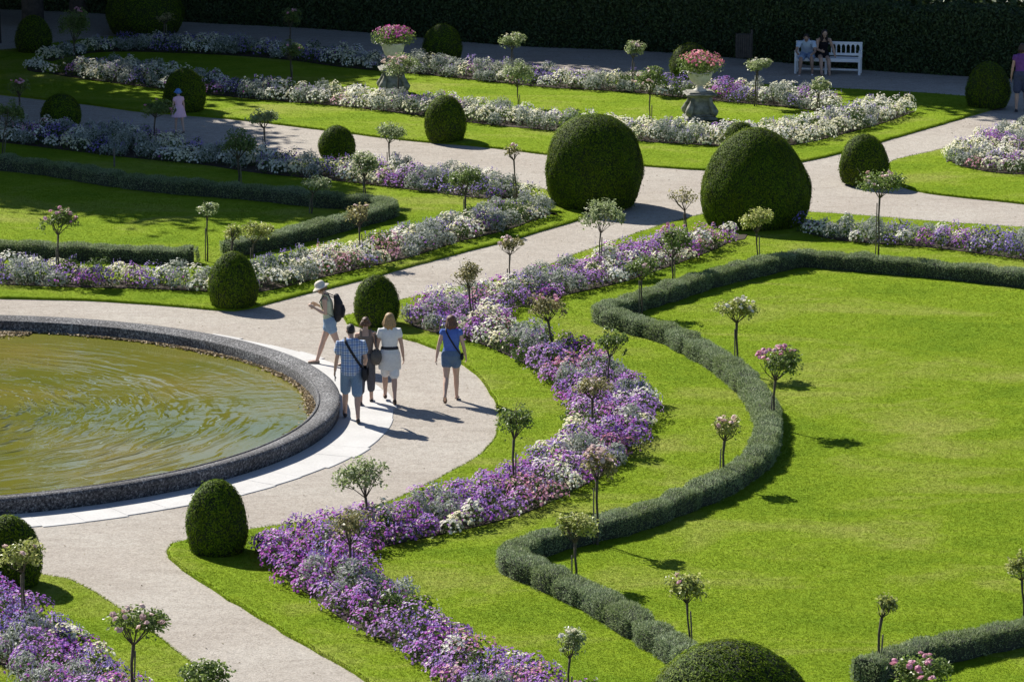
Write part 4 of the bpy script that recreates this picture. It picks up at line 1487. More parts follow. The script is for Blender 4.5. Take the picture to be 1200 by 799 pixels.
for zz in (zb0 + .08, zb1 - .08): bs.box((x0 + bw / 2, -.115, zz), (bw - .02, .012, .03)); bs.box((x0 + bw / 2, .115, zz), (bw - .02, .012, .03))
bs.build('slatted_box', M['slat'], bn, False)
MB().box((x0 + bw / 2, 0, (zb0 + zb1) / 2), (bw - .06, .19, zb1 - zb0 - .05)).build('liner', solid('black_liner', (.012, .012, .013), None, 10, .6), bn, False)

# ================================================================ TALL HEDGE AND WOOD BEHIND
def tall_hedge():
    rng = np.random.default_rng(77)
    line = spline(px([(-90, 8), (110, 16), (217, 26), (333, 32), (400, 36), (500, 45), (600, 54), (767, 61), (867, 69), (1010, 82), (1133, 90), (1290, 99)]), .5)
    n = len(line)
    tg = unit(np.gradient(line, axis=0)); nr = np.stack([-tg[:, 1], tg[:, 0]], 1)
    nr[nr[:, 1] < 0] *= -1                    # away from the camera
    org = np.array([line[n // 2][0], line[n // 2][1], 0])
    root = empty('tall_hedge', org)
    tag(root, 'tall dark clipped hedge along the far side of the back walk', 'hedge')
    H = 1.75; T = 1.1
    hh = H + .06 * np.sin(np.arange(n) * .9) + rng.normal(size=n) * .03
    prof = [(0, 0), (-.03, .5), (0, .9), (.10, 1.0), (.5, 1.02), (.95, 1.0), (1.0, .6), (1.0, 0)]
    nn = [(-1, 0), (-1, 0), (-1, .2), (-.5, .8), (0, 1), (.5, .8), (1, 0), (1, 0)]
    k = len(prof)
    V = np.zeros((n, k, 3)); N = np.zeros((n, k, 3))
    for j, ((u, h), (a, b)) in enumerate(zip(prof, nn)):
        V[:, j, :2] = line + nr * (u * T); V[:, j, 2] = hh * h
        N[:, j, :2] = nr * a; N[:, j, 2] = b
    V -= org
    Fs = [(i * k + j, i * k + j + 1, i * k + k + j + 1, i * k + k + j) for i in range(n - 1) for j in range(k - 1)]
    core = V - unit(N) * .06
    MB().add(core.reshape(-1, 3), Fs).build('hedge_body', M['yewcore'], root, False)
    cnt = 90000
    i = rng.integers(0, n - 1, cnt); u = rng.random(cnt)[:, None]
    w_ = np.array([3, 3, 1, 2.5, 2.5, .6, .3]); j = rng.choice(k - 1, cnt, p=w_ / w_.sum()); v = rng.random(cnt)[:, None]
    f = lambda A: (A[i, j] * (1 - u) + A[i + 1, j] * u) * (1 - v) + (A[i, j + 1] * (1 - u) + A[i + 1, j + 1] * u) * v
    P, NN = f(V), unit(f(N))
    P = P + NN * rng.uniform(-.08, .07, cnt)[:, None]
    v_, q_, r_ = leaves(P, NN, .10, .055, rng, .9)
    # stray shoots on the top
    m = 2500
    i = rng.integers(0, n - 1, m); u = rng.random(m)[:, None]
    base = V[i, 4] * (1 - u) + V[i + 1, 4] * u
    base[:, :2] += nr[i] * rng.uniform(-.4, .4, m)[:, None]
    base[:, 2] += rng.random(m)**3 * .35
    b = leaves(base, rdir(m, rng), .09, .05, rng)
    v_, q_, r_ = cat([(v_, q_, r_), b])
    link_mesh('leaf_skin', np_mesh('leaf_skin', v_, q_, r_), M['ivy'], root)['kind'] = 'stuff'
    return line


hl = tall_hedge()
M['wood_floor'] = solid('leaf_litter', (.03, .024, .016), (.05, .04, .026), 4, .95, .4, obj=False)
back = [(p[0], p[1] + .6) for p in hl]
sheet('woodland_floor', [(-500, back[0][1])] + back + [(500, back[-1][1]), (500, 1200), (-500, 1200)], .01, M['wood_floor'])
# undergrowth a few metres behind the hedge
rng = np.random.default_rng(41)
k = 60000
xx = rng.uniform(-46, 46, k)
yy = np.interp(xx, hl[:, 0], hl[:, 1]) + 3.2 + rng.random(k) * 4.5
zz = rng.random(k)**1.3 * (3.2 + .8 * np.sin(xx * .9) + .5 * np.sin(xx * 2.3))
v_, q_, r_ = leaves(np.stack([xx, yy, zz], 1), np.tile([0, -.6, .6], (k, 1)), .32, .22, rng, .9)
tag(link_mesh('undergrowth', np_mesh('undergrowth', v_, q_, r_), M['ivy']), 'dark shady undergrowth of the wood behind the tall hedge', 'undergrowth', kind='stuff')


def wood_tree(base, zc, r, rz, seed, nleaf=5200, label=None):
    rng = np.random.default_rng(seed)
    root = empty('woodland_tree', (base[0], base[1], 0), rng.random() * 6)
    tag(root, label or 'tall leafy tree of the dark wood shading the far walk', 'tree', 'trees of the wood')
    tr = MB()
    lean = rng.normal(size=2) * .3
    tr.tube([(0, 0, -.1), (lean[0] * .3, lean[1] * .3, zc * .35), (lean[0] * .7, lean[1] * .7, zc * .7), (lean[0], lean[1], zc + rz * .5)], [.34, .27, .2, .06], seg=10)
    for i in range(9):
        a = 2 * PI * i / 9 + rng.random(); z = zc * rng.uniform(.55, .95)
        e = np.array([math.cos(a) * r * .75, math.sin(a) * r * .75, z + rz * rng.uniform(.2, .6)])
        tr.tube([(lean[0] * .6, lean[1] * .6, z - .6), e * np.array([.5, .5, 1]) - np.array([0, 0, .3]), e], [.12, .08, .03], seg=6)
    tr.build('trunk', M['bark'], root)
    ncl = 90
    d = rdir(ncl, rng)
    cl = np.array([lean[0], lean[1], zc]) + d * np.array([r, r, rz]) * rng.uniform(.15, 1.0, ncl)[:, None]
    ci = rng.integers(0, ncl, nleaf)
    P = cl[ci] + rng.normal(size=(nleaf, 3)) * r * .19
    v_, q_, r_ = leaves(P, np.tile([0, 0, 1.0], (nleaf, 1)), .40, .26, rng, .8)
    link_mesh('crown', np_mesh('crown', v_, q_, r_), M['treeleaf'], root)


offk = 1 / math.tan(SUN_EL)
sh = np.array([-math.sin(SUN_AZ), -math.cos(SUN_AZ)])     # the way shadows fall
#       shade centre px, crown radius, crown height, half depth
SHADE = [(20, 60, 4.2, 9.5, 3.6), (130, 70, 4.0, 9, 3.4), (60, 130, 3.6, 8.5, 3.0), (140, 150, 2.8, 8.5, 2.6),
         (240, 50, 4.2, 9.5, 3.6), (350, 58, 3.8, 9, 3.4), (435, 52, 3.2, 9.5, 2.8), (520, 50, 3.4, 9, 3.0),
         (610, 48, 3.0, 9, 2.8), (710, 52, 3.0, 9, 2.8), (810, 62, 3.0, 9.5, 2.8), (915, 84, 3.0, 9.5, 2.8), (1000, 88, 3.0, 9, 2.8), (1100, 100, 3.0, 9.5, 2.6), (1190, 106, 3.0, 9, 2.8), (1300, 112, 3.4, 9, 3.0),
         (30, 190, 3.0, 9, 2.4), (120, 205, 2.7, 9, 2.2), (215, 195, 2.6, 9.5, 2.2), (310, 214, 2.0, 10, 1.6), (-90, 190, 3.5, 9, 3), (-120, 90, 4.5, 9, 3.5), (285, 105, 2.2, 10, 1.8),
         (178, 240, 2.3, 10.5, 1.8), (262, 248, 2.1, 11, 1.7), (345, 238, 1.6, 11.5, 1.4), (1250, 120, 3.0, 9.5, 2.6), (-40, 34, 4.5, 9.5, 3.6), (80, 30, 4, 10, 3.4), (1150, 112, 2.6, 10, 2.4), (645, 62, 2.6, 9.5, 2.4), (740, 66, 2.6, 9.5, 2.4), (840, 78, 2.4, 10, 2.2), (30, 20, 4, 10, 3.5), (-60, 60, 4, 10, 3.5), (90,226,1.6,10,1.4), (362, 88, 1.9, 11, 1.5)]
for i, (a, b_, r, zc, rz) in enumerate(SHADE):
    g = gp(a, b_)
    bs_ = g[:2] - sh * zc * offk
    wood_tree(bs_, zc, r, rz, 300 + i, int(720 * r * r))
for i in range(9):
    wood_tree((-30 + i * 8.0, 139 + 3 * math.sin(i * 2.1)), 9.5, 4.8, 4.4, 400 + i, 4200)
for i in range(5):
    wood_tree((-34 + 5 * math.sin(i * 3.), 98 + i * 9), 10, 4.8, 4, 450 + i, 4200)

# ================================================================ PEOPLE
SK = {}
def skin(c):
    if c not in SK: SK[c] = solid('skin', c, tuple(x * .88 for x in c), 12, .55, .1, spec=.35)
    return SK[c]


def cloth(name, c1, c2=None, scale=40, bump=.35): return solid(name, c1, c2, scale, .9, bump, 60, spec=.1)


def hairm(c): return solid('hair', c, tuple(x * .45 for x in c), 55, .5, .9, 70, spec=.4)


def rotx(v, a):
    c, s_ = math.cos(a), math.sin(a)
    return Vector((v[0], v[1] * c - v[2] * s_, v[1] * s_ + v[2] * c))


class Person:
    """joints of one figure: x to its right, y the way it faces, z up"""
    def __init__(s, height, pose, female=True, build=1.0):
        s.k = height / 1.72; k = s.k; s.b = build; s.f = female
        L = pose
        sw = (.165 if female else .19) * k
        hipw = .085 * k
        J = {}
        hz = .90 * k
        J['hips'] = Vector((0, 0, hz))
        lean = math.radians(L.get('lean', 2))
        up = lambda h: J['hips'] + rotx((0, 0, h * k), -lean)
        J['waist'] = up(.17); J['chest'] = up(.36); J['shc'] = up(.51); J['neck'] = up(.57)
        nod = math.radians(L.get('nod', 0)) + lean
        J['head'] = J['neck'] + rotx((0, .015 * k, .135 * k), -nod)
        s.nod = nod; s.lean = lean
        for sd, sg in (('l', -1), ('r', 1)):
            sh_ = J['shc'] + Vector((sg * sw, 0, -.03 * k))
            a, o, e, tw = [math.radians(q) for q in L.get('arm_' + sd, (5, 8, 12, 0))]
            ud = Vector((sg * math.sin(o), math.sin(a) * math.cos(o), -math.cos(a) * math.cos(o)))
            el = sh_ + ud * (.285 * k)
            fd = Vector((sg * math.sin(o) * .6 - sg * math.sin(tw), math.sin(a + e), -math.cos(a + e))).normalized()
            wr = el + fd * (.25 * k)
            J['sh' + sd], J['el' + sd], J['wr' + sd], J['fd' + sd] = sh_, el, wr, fd
            a, f, o = [math.radians(q) for q in L.get('leg_' + sd, (0, 3, 2))]
            hp = J['hips'] + Vector((sg * hipw, 0, -.02 * k))
            kd = Vector((sg * math.sin(o), math.sin(a), -math.cos(a))).normalized()
            kn = hp + kd * (.42 * k)
            an = kn + Vector((sg * math.sin(o) * .4, math.sin(a - f), -math.cos(a - f))).normalized() * (.41 * k)
            J['hp' + sd], J['kn' + sd], J['an' + sd] = hp, kn, an
            ft = math.radians(L.get('foot_' + sd, 0))
            J['toe' + sd] = an + Vector((sg * .03, math.cos(ft), -math.sin(ft))).normalized() * (.17 * k) + Vector((0, 0, -.045 * k))
        low = min(min(J['anl'].z, J['anr'].z) - .078 * k, min(J['toel'].z, J['toer'].z) - .03 * k)
        if 'seat' in L: low = J['hips'].z - L['seat'] - .09 * k
        for n_ in J:
            if not n_.startswith('fd'): J[n_] = J[n_] - Vector((0, 0, low))
        s.J = J

    def torso(s, mb, g=0.0, z0=0, z1=5, seg=16, cap=True, tank=False):
        J, k, b = s.J, s.k, s.b
        f = s.f
        st = [(J['hips'] - Vector((0, 0, .07 * k)), .145, .10), (J['hips'] + Vector((0, -.01, .02 * k)), .172 if f else .165, .118), (J['hips'].lerp(J['waist'], .55), .150 if f else .155, .102), (J['waist'], .128 if f else .15, .092),
              (J['chest'], .150 if f else .168, .112), (J['chest'].lerp(J['shc'], .6), .150 if f else .178, .098), (J['shc'], .115 if f else .14, .075), (J['neck'], .055, .055)]
        st = st[z0:6] if tank else st[z0:]
        mb.tube([q[0] for q in st], [q[1] * k * b + g for q in st], [q[2] * k * b + g for q in st], seg, cap=cap)

    def limb(s, mb, names, rad, g=0.0, seg=12):
        mb.tube([s.J[n_] if isinstance(n_, str) else n_ for n_ in names], [r * s.k + g for r in rad], seg=seg)

    def body(s, root, mat):
        J, k, b = s.J, s.k, s.b
        mb = MB()
        s.torso(mb)
        mb.tube([J['shc'], J['neck'], J['head']], [.06 * k, .052 * k, .05 * k], seg=10)
        M3 = Matrix.Rotation(-s.nod, 3, 'X')
        mb.ell(J['head'] + M3 @ Vector((0, -.005, .015)) * k, (.073 * k, .092 * k, .105 * k), rot=M3)
        mb.ell(J['head'] + M3 @ Vector((0, .045, -.055)) * k, (.048 * k, .045 * k, .05 * k), rot=M3)    # jaw
        mb.tube([J['head'] + M3 @ Vector((0, .085, .012)) * k, J['head'] + M3 @ Vector((0, .108, -.022)) * k], [.010 * k, .015 * k], seg=6)
        mb.tube([J['head'] + M3 @ Vector((-.022, .083, -.058)) * k, J['head'] + M3 @ Vector((.022, .083, -.058)) * k], [.009 * k, .009 * k], seg=6)
        for sg in (-1, 1):
            mb.ell(J['head'] + M3 @ Vector((sg * .074, -.008, -.005)) * k, (.012 * k, .02 * k, .032 * k), 8, 6, rot=M3)
        for sd, sg in (('l', -1), ('r', 1)):
            s.limb(mb, [J['shc'].lerp(J['sh' + sd], .6), 'sh' + sd, J['sh' + sd].lerp(J['el' + sd], .5), 'el' + sd, J['el' + sd].lerp(J['wr' + sd], .35), 'wr' + sd], [.05 * b, .052 * b, .045 * b, .036, .037, .025])
            s.hand(mb, sd, sg)
            s.limb(mb, ['hp' + sd, J['hp' + sd].lerp(J['kn' + sd], .4), 'kn' + sd, J['kn' + sd].lerp(J['an' + sd], .33), J['kn' + sd].lerp(J['an' + sd], .7), 'an' + sd], [.088 * b, .08 * b, .054, .055, .040, .034])
            h = J['an' + sd] + (J['an' + sd] - J['toe' + sd]).normalized() * .03 * k + Vector((0, 0, -.035 * k))
            mb.tube([h, J['an' + sd].lerp(J['toe' + sd], .45) + Vector((0, 0, -.012 * k)), J['toe' + sd]], [.034 * k, .040 * k, .034 * k], [.034 * k, .032 * k, .02 * k], seg=10)
        return mb.fused('body', mat, root, .009, 4)

    def hand(s, mb, sd, sg):
        k = s.k
        w_ = s.J['wr' + sd]; d = s.J['fd' + sd]
        side = Vector((0, 1, 0)) - d * d.y
        side = side.normalized() if side.length > .2 else Vector((1, 0, 0))
        nrm = d.cross(side).normalized() * sg
        inn = -Vector((sg, 0, 0))
        inn = (inn - d * inn.dot(d)).normalized()
        side = d.cross(inn).normalized()
        if side.y < 0: side = -side
        mb.tube([w_, w_ + d * .04 * k, w_ + d * .085 * k], [.024 * k, .036 * k, .037 * k], [.018 * k, .019 * k, .016 * k], 8, ref=tuple(side))
        for i, (off, ln) in enumerate(((.028, .070), (.010, .080), (-.009, .074), (-.027, .058))):
            p0 = w_ + (d * .082 + side * off) * k
            p1 = p0 + (d * ln * .5 + inn * .012) * k
            p2 = p1 + (d * ln * .40 + inn * .030) * k
            mb.tube([p0, p1, p2], [.0095 * k, .009 * k, .0075 * k], seg=6)
        p0 = w_ + (d * .03 + side * .028) * k
        p1 = p0 + (d * .035 + side * .026 + inn * .012) * k
        mb.tube([p0, p1, p1 + (d * .03 + side * .006 + inn * .012) * k], [.013 * k, .011 * k, .009 * k], seg=6)

    def shoes(s, root, mat, sandal=False):
        J, k = s.J, s.k
        for sd in 'lr':
            mb = MB()
            h = J['an' + sd] + (J['an' + sd] - J['toe' + sd]).normalized() * .035 * k + Vector((0, 0, -.045 * k))
            t_ = J['toe' + sd] + Vector((0, 0, -.008 * k))
            mb.tube([h, h.lerp(t_, .5), t_], [.036 * k, .042 * k, .038 * k], [.022 * k, .02 * k, .018 * k] if sandal else [.044 * k, .04 * k, .028 * k], seg=10)
            if sandal: mb.tube([h.lerp(t_, .62) + Vector((-.045 * k, 0, 0)), h.lerp(t_, .62) + Vector((0, 0, .035 * k)), h.lerp(t_, .62) + Vector((.045 * k, 0, 0))], .012 * k, seg=6)
            mb.fused('shoe', mat, root, .010, 3)

    def top(s, root, name, mat, sleeve=.45, g=.013, hem=0, extra=None):
        J, b = s.J, s.b
        mb = MB()
        s.torso(mb, g, 1 + hem if hem >= 0 else 0, 9, cap=False, tank=sleeve <= 0)
        for sd in 'lr':
            if sleeve > 0:
                e = J['sh' + sd].lerp(J['el' + sd], sleeve)
                s.limb(mb, [J['shc'].lerp(J['sh' + sd], .5), 'sh' + sd, e], [.052 * b, .055 * b, .052 * b], g)
            else:
                sg = -1 if sd == 'l' else 1
                k = s.k
                a_ = J['chest'].lerp(J['shc'], .5)
                mb.tube([a_ + Vector((sg * .085, -.085, 0)) * k, J['shc'] + Vector((sg * .10, -.055, .035)) * k, J['shc'] + Vector((sg * .10, .0, .065)) * k, J['shc'] + Vector((sg * .10, .05, .03)) * k, a_ + Vector((sg * .085, .09, 0)) * k], .026 * k, .018 * k, 8)
        if extra: extra(mb)
        return mb.fused(name, mat, root, .011, 4)

    def shorts(s, root, name, mat, length=.4, g=.016, waist=True):
        J, k, b = s.J, s.k, s.b
        mb = MB()
        st = [(J['hips'] - Vector((0, 0, .06 * k)), .15, .105), (J['hips'] + Vector((0, -.01, .02 * k)), .174 if s.f else .167, .122), (J['hips'].lerp(J['waist'], .55), .152 if s.f else .158, .105)]
        mb.tube([q[0] for q in st], [q[1] * k * b + g for q in st], [q[2] * k * b + g for q in st], 16)
        for sd in 'lr':
            full = length > 1.0
            e = J['hp' + sd].lerp(J['kn' + sd], min(length, 1.0))
            pts = [J['hp' + sd] + Vector((0, 0, .03)), J['hp' + sd].lerp(e, .5), e]
            r = [.092 * b, .086 * b, .078 * b]
            if full:
                pts.append(J['kn' + sd].lerp(J['an' + sd], length - 1)); r.append(.062)
            s.limb(mb, pts, r, g)
        return mb.fused(name, mat, root, .011, 4)

    def hair(s, root, mat, length=.2, vol=1.0, bun=False, seed=0):
        short = length < .08
        J, k = s.J, s.k
        rng = np.random.default_rng(seed)
        M3 = Matrix.Rotation(-s.nod, 3, 'X')
        hd = lambda x, y, z: J['head'] + M3 @ Vector((x, y, z)) * k
        mb = MB()
        mb.ell(hd(0, -.022, .035), (.079 * k * vol, .089 * k * vol, .090 * k), rot=M3)
        if short: mb.ell(hd(0, -.05, -.01), (.066 * k, .052 * k, .065 * k), rot=M3)
        for i in range(0 if short else 14):
            a = PI * (i / 13) + PI          # behind, from ear to ear
            x, y = .070 * math.cos(a), .070 * math.sin(a) - .02
            L_ = length * rng.uniform(.85, 1.1)
            p = hd(x, y, .02)
            mb.tube([p, p + Vector((x * .18 + rng.normal() * .012, y * .28 + rng.normal() * .012, -L_ * .5)) * k * vol, p + Vector((x * .05 + rng.normal() * .02, y * .2 + .01 + rng.normal() * .012, -L_ * rng.uniform(.8, 1.1))) * k], [.027 * k * vol, .028 * k * vol, .012 * k], seg=7)
        if bun: mb.ell(hd(0, -.115, .05), (.045 * k, .04 * k, .045 * k))
        return mb.fused('hair', mat, root, .010, 2)

    def eyes(s, root):
        J, k = s.J, s.k
        M3 = Matrix.Rotation(-s.nod, 3, 'X')
        for sg in (-1, 1):
            MB().ell(J['head'] + M3 @ Vector((sg * .03, .083, .012)) * k, (.011 * k, .008 * k, .007 * k), 8, 6).build('eye', M['eye'], root)


M['eye'] = solid('dark_eye', (.03, .025, .02), None, 10, .3)


def place(px_, py_, yaw, label, name='person', cat_='person', foot=None):
    g = gp(px_, py_)
    o = empty(name, (g[0], g[1], .0), math.radians(yaw))
    tag(o, label, cat_)
    return o


def world(root, v): return root.matrix_basis @ Vector(v)


def held(name, root, label, cat_):
    """a thing carried by a person: same frame, but top-level"""
    o = empty(name, root.location, root.rotation_euler.z)
    tag(o, label, cat_)
    return o


LIGHT = (.56, .37, .28); TAN = (.50, .32, .235); DARK = (.40, .245, .175)
M['leather_black'] = solid('black_fabric', (.012, .012, .015), (.022, .022, .026), 20, .7, .4)
M['shoe_brown'] = solid('brown_leather', (.09, .05, .03), (.06, .035, .02), 20, .6)
M['shoe_dark'] = solid('dark_shoe', (.035, .032, .034), (.06, .055, .055), 20, .7)
M['shoe_beige'] = solid('beige_shoe', (.26, .22, .17), (.20, .17, .13), 20, .8)
M['denim'] = cloth('washed_denim', (.13, .20, .30), (.20, .28, .38), 70)
M['denimdark'] = cloth('blue_denim', (.085, .135, .22), (.13, .19, .29), 70)
M['denimlight'] = cloth('pale_denim', (.20, .29, .40), (.28, .37, .47), 70)


def plaid():
    m = bpy.data.materials.new('blue_plaid')
    t, out = nodes_of(m)
    p = t.nodes.new('ShaderNodeBsdfPrincipled'); p.inputs['Roughness'].default_value = .9; p.inputs['Specular IOR Level'].default_value = .1
    sp = t.nodes.new('ShaderNodeSeparateXYZ'); t.links.new(objco(t), sp.inputs[0])
    def stripes(sock, freq, duty, ph=0.0):
        a = t.nodes.new('ShaderNodeMath'); a.operation = 'MULTIPLY_ADD'; a.inputs[1].default_value = freq; a.inputs[2].default_value = ph
        t.links.new(sock, a.inputs[0])
        f = t.nodes.new('ShaderNodeMath'); f.operation = 'FRACT'; t.links.new(a.outputs[0], f.inputs[0])
        l = t.nodes.new('ShaderNodeMath'); l.operation = 'LESS_THAN'; l.inputs[1].default_value = duty; t.links.new(f.outputs[0], l.inputs[0])
        return l.outputs[0]
    c = mixc(t, (.62, .68, .74), (.10, .20, .42), mulf(t, stripes(sp.outputs[2], 11, .5), .62))
    c = mixc(t, c, (.08, .16, .38), mulf(t, stripes(sp.outputs[0], 12, .5), .62))
    c = mixc(t, c, (.03, .05, .15), mulf(t, stripes(sp.outputs[2], 11, .14, .3), .7))
    c = mixc(t, c, (.03, .05, .15), mulf(t, stripes(sp.outputs[0], 12, .14, .3), .7))
    t.links.new(c, p.inputs['Base Color'])
    t.links.new(p.outputs[0], out.inputs[0])
    return m


def mulf(t, s_, f):
    m = t.nodes.new('ShaderNodeMath'); m.operation = 'MULTIPLY'; m.inputs[1].default_value = f
    t.links.new(s_, m.inputs[0]); return m.outputs[0]


def strap_pts(P, frm=-1, to=1, g=.032):
    """over the back: from one shoulder to the other hip"""
    J, k = P.J, P.k
    back = lambda j, x, y, z: J[j] + rotx((x * k, 0, z * k), -P.lean) + rotx((0, -(y * k * P.b + g), 0), -P.lean)
    f = J['chest'] + Vector((frm * .06 * k, .125 * k + g * .5, .05 * k))
    a = J['shc'] + Vector((frm * .105 * k, .0, .075 * k))
    a2 = back('shc', frm * .095, .078, .005)
    b_ = back('chest', frm * .02, .112, .02)
    c = back('waist', to * .09, .092, .03)
    d = back('hips', to * .185, .05, .06)
    return f, a, a2, b_, c, d


# --- man in plaid shirt
P = Person(1.715, dict(lean=5, nod=22, arm_l=(4, 12, 14, 0), arm_r=(-4, 14, 55, 10), leg_l=(22, 10, 2), leg_r=(-14, 8, 2), foot_l=-16, foot_r=14), False, 1.0)
rt = place(412, 494, 4, 'man in blue plaid shirt and denim shorts walking along the pool paving')
P.body(rt, skin(TAN)); P.eyes(rt)
P.top(rt, 'plaid_shirt', plaid(), .55, .030, -1)
P.shorts(rt, 'denim_shorts', M['denim'], .96, .016)
P.hair(rt, hairm((.02, .016, .014)), .045, .96, seed=1)
P.shoes(rt, M['shoe_dark'])
bag = held('shoulder_bag', rt, 'black shoulder bag on the plaid-shirted man\'s right hip', 'bag')
f, a, a2, b_, c, d = strap_pts(P, -1, 1, .036)
MB().tube([f, a, a2, b_, c, d], .022, .008, 8).build('strap', M['leather_black'], bag)
MB().box(d + Vector((.055, -.03, -.10)), (.10, .26, .24), None, .035).build('bag_body', M['leather_black'], bag)
MB().box(d + Vector((.112, -.03, -.05)), (.014, .25, .13), None, .006).build('flap', M['leather_black'], bag)
bk_ = held('guidebook', rt, 'small dark booklet in the plaid-shirted man\'s left hand', 'book')
wl = P.J['wrl'] + P.J['fdl'] * .09
MB().box(wl + Vector((.012, .0, -.01)), (.016, .11, .17), None, .003).build('cover', solid('dark_cover', (.06, .065, .075), (.09, .09, .1), 8, .5), bk_, False)

# --- woman in brown tank top beside him
P = Person(1.56, dict(lean=3, nod=10, arm_l=(10, 8, 40, 0), arm_r=(12, 10, 95, 15), leg_l=(-14, 4, 2), leg_r=(14, 10, 2), foot_l=4, foot_r=-10), True, 1.0)
rt = place(429, 473, 2, 'woman in brown tank top and grey trousers half hidden behind the plaid-shirted man')
P.body(rt, skin(TAN)); P.eyes(rt)
P.top(rt, 'tank_top', cloth('brown_grey_jersey', (.20, .155, .13), (.15, .12, .10)), 0, .013, -1)
P.shorts(rt, 'trousers', cloth('dark_grey_cotton', (.075, .075, .085), (.10, .10, .11)), 1.55, .012)
P.hair(rt, hairm((.13, .065, .035)), .10, 1.0, True, seed=2)
P.shoes(rt, M['shoe_dark'])
bag = held('handbag', rt, 'grey-brown slouchy handbag hanging from the brown-topped woman\'s shoulder', 'bag')
d = P.J['hips'] + Vector((.19, -.06, .08))
gb = solid('taupe_leather', (.115, .10, .085), (.085, .075, .065), 16, .7, .5)
MB().tube([d + Vector((0, -.13, -.02)), d + Vector((0, 0, -.05)), d + Vector((0, .13, -.02))], [.085, .11, .085], [.12, .15, .12], 12, ref=(1, 0, 0)).build('bag_body', gb, bag)
MB().tube([d + Vector((.0, -.12, .06)), P.J['shr'] + Vector((.02, -.04, .05)), d + Vector((.0, .12, .06))], .013, .013, 6).build('strap', gb, bag)

# --- woman in white
P = Person(1.60, dict(lean=1, nod=2, arm_l=(6, 13, 8, 0), arm_r=(-4, 13, 12, 0), leg_l=(18, 6, 0), leg_r=(-13, 10, 0), foot_l=-6, foot_r=26), True, 1.05)
rt = place(457, 473, 3, 'blonde woman in white top and white skirt with dark belt')
P.body(rt, skin(TAN)); P.eyes(rt)
wh = cloth('white_cotton', (.70, .69, .68), (.63, .625, .62), 20, .3)
P.top(rt, 'white_top', wh, .40, .014, 0)
J, k = P.J, P.k
MB().tube([J['waist'] + Vector((0, 0, .0)), J['hips'] + Vector((0, -.012, .04)), J['hips'] + Vector((0, -.01, -.10)), J['hips'] + Vector((0, 0, -.25))], [.142, .19, .205, .205], [.108, .135, .150, .150], 24, cap=False).fused('skirt', cloth('off_white_linen', (.66, .65, .63), (.59, .58, .56), 24, .5), rt, .011, 3)
MB().tube([J['hips'] + Vector((-.075, 0, -.12)), J['knl'].lerp(J['hpl'], .08)], [.105, .088], seg=14).tube([J['hips'] + Vector((.075, 0, -.12)), J['knr'].lerp(J['hpr'], .08)], [.105, .088], seg=14).fused('leggings', wh, rt, .011, 3)
MB().tube([J['waist'].lerp(J['hips'], .28), J['waist'].lerp(J['hips'], .05)], [.163, .152], [.126, .118], 24).build('belt', solid('dark_belt', (.03, .03, .035), None, 10, .6), rt)
P.hair(rt, hairm((.46, .29, .13)), .24, 1.16, seed=3)
P.shoes(rt, M['shoe_brown'], False)

# --- woman in blue
P = Person(1.55, dict(lean=1, nod=2, arm_l=(-6, 17, 6, 0), arm_r=(4, 15, 16, 0), leg_l=(-16, 26, 1), leg_r=(10, 3, 1), foot_l=44, foot_r=0), True, 1.05)
rt = place(529, 470, -4, 'brown-haired woman in blue sleeveless top and denim shorts')
P.body(rt, skin(LIGHT)); P.eyes(rt)
P.top(rt, 'blue_top', cloth('royal_blue_jersey', (.10, .17, .50), (.08, .14, .42), 14, .3), .12, .016, 0)
P.shorts(rt, 'denim_shorts', M['denimdark'], .42, .022)
P.hair(rt, hairm((.16, .075, .04)), .19, 1.26, seed=4)
P.shoes(rt, M['shoe_brown'], True)
st = held('crossbody_strap_bag', rt, 'thin black crossbody strap bag across the blue-topped woman\'s back', 'bag')
f, a, a2, b_, c, d = strap_pts(P, -1, 1, .022)
MB().tube([f, a, a2, b_, c, d], .014, .007, 8).build('strap', M['leather_black'], st)
MB().box(d + Vector((.03, .05, -.06)), (.05, .14, .12), None, .02).build('bag_body', M['leather_black'], st)

# --- woman with hat and backpack
P = Person(1.61, dict(lean=10, nod=16, arm_l=(-4, 6, 122, 12), arm_r=(-12, 8, 128, 16), leg_l=(-22, 3, 1), leg_r=(20, 2, 1), foot_l=10, foot_r=-4), True, 1.0)
rt = place(387, 428, 88, 'woman in pale sun hat striding left past the pool rim, denim shorts')
P.body(rt, skin(LIGHT)); P.eyes(rt)
P.top(rt, 'pale_green_top', cloth('pale_green_jersey', (.52, .56, .40), (.44, .48, .34), 14, .3), 0, .018, -1)
P.shorts(rt, 'denim_shorts', M['denimlight'], .40, .022)
P.hair(rt, hairm((.20, .12, .06)), .09, 1.0, seed=5)
P.shoes(rt, M['shoe_beige'])
M3 = Matrix.Rotation(-P.nod, 3, 'X')
hb = P.J['head']
hat = MB()
hat.lathe([(.001, .125), (.05, .122), (.085, .10), (.098, .06), (.10, .035), (.125, .02), (.165, -.005), (.168, -.012), (.12, .008), (.09, .02)], 28)
hat.v = [tuple(hb + M3 @ (Vector(q) + Vector((0, -.005, .02)))) for q in hat.v]
hat.build('sun_hat', cloth('beige_hat_cotton', (.66, .61, .52), (.58, .53, .45), 20, .3), rt)
bp_ = held('backpack', rt, 'black backpack on the hat-wearing woman\'s back', 'backpack')
c = P.J['chest'] + Vector((0, -.20, -.03))
pk_ = MB().tube([c + Vector((0, .01, -.26)), c + Vector((0, -.02, -.16)), c + Vector((0, -.02, .05)), c + Vector((0, .02, .20))], [.12, .15, .145, .09], [.07, .095, .085, .05], 16).fused('pack', M['leather_black'], bp_, .012, 6)
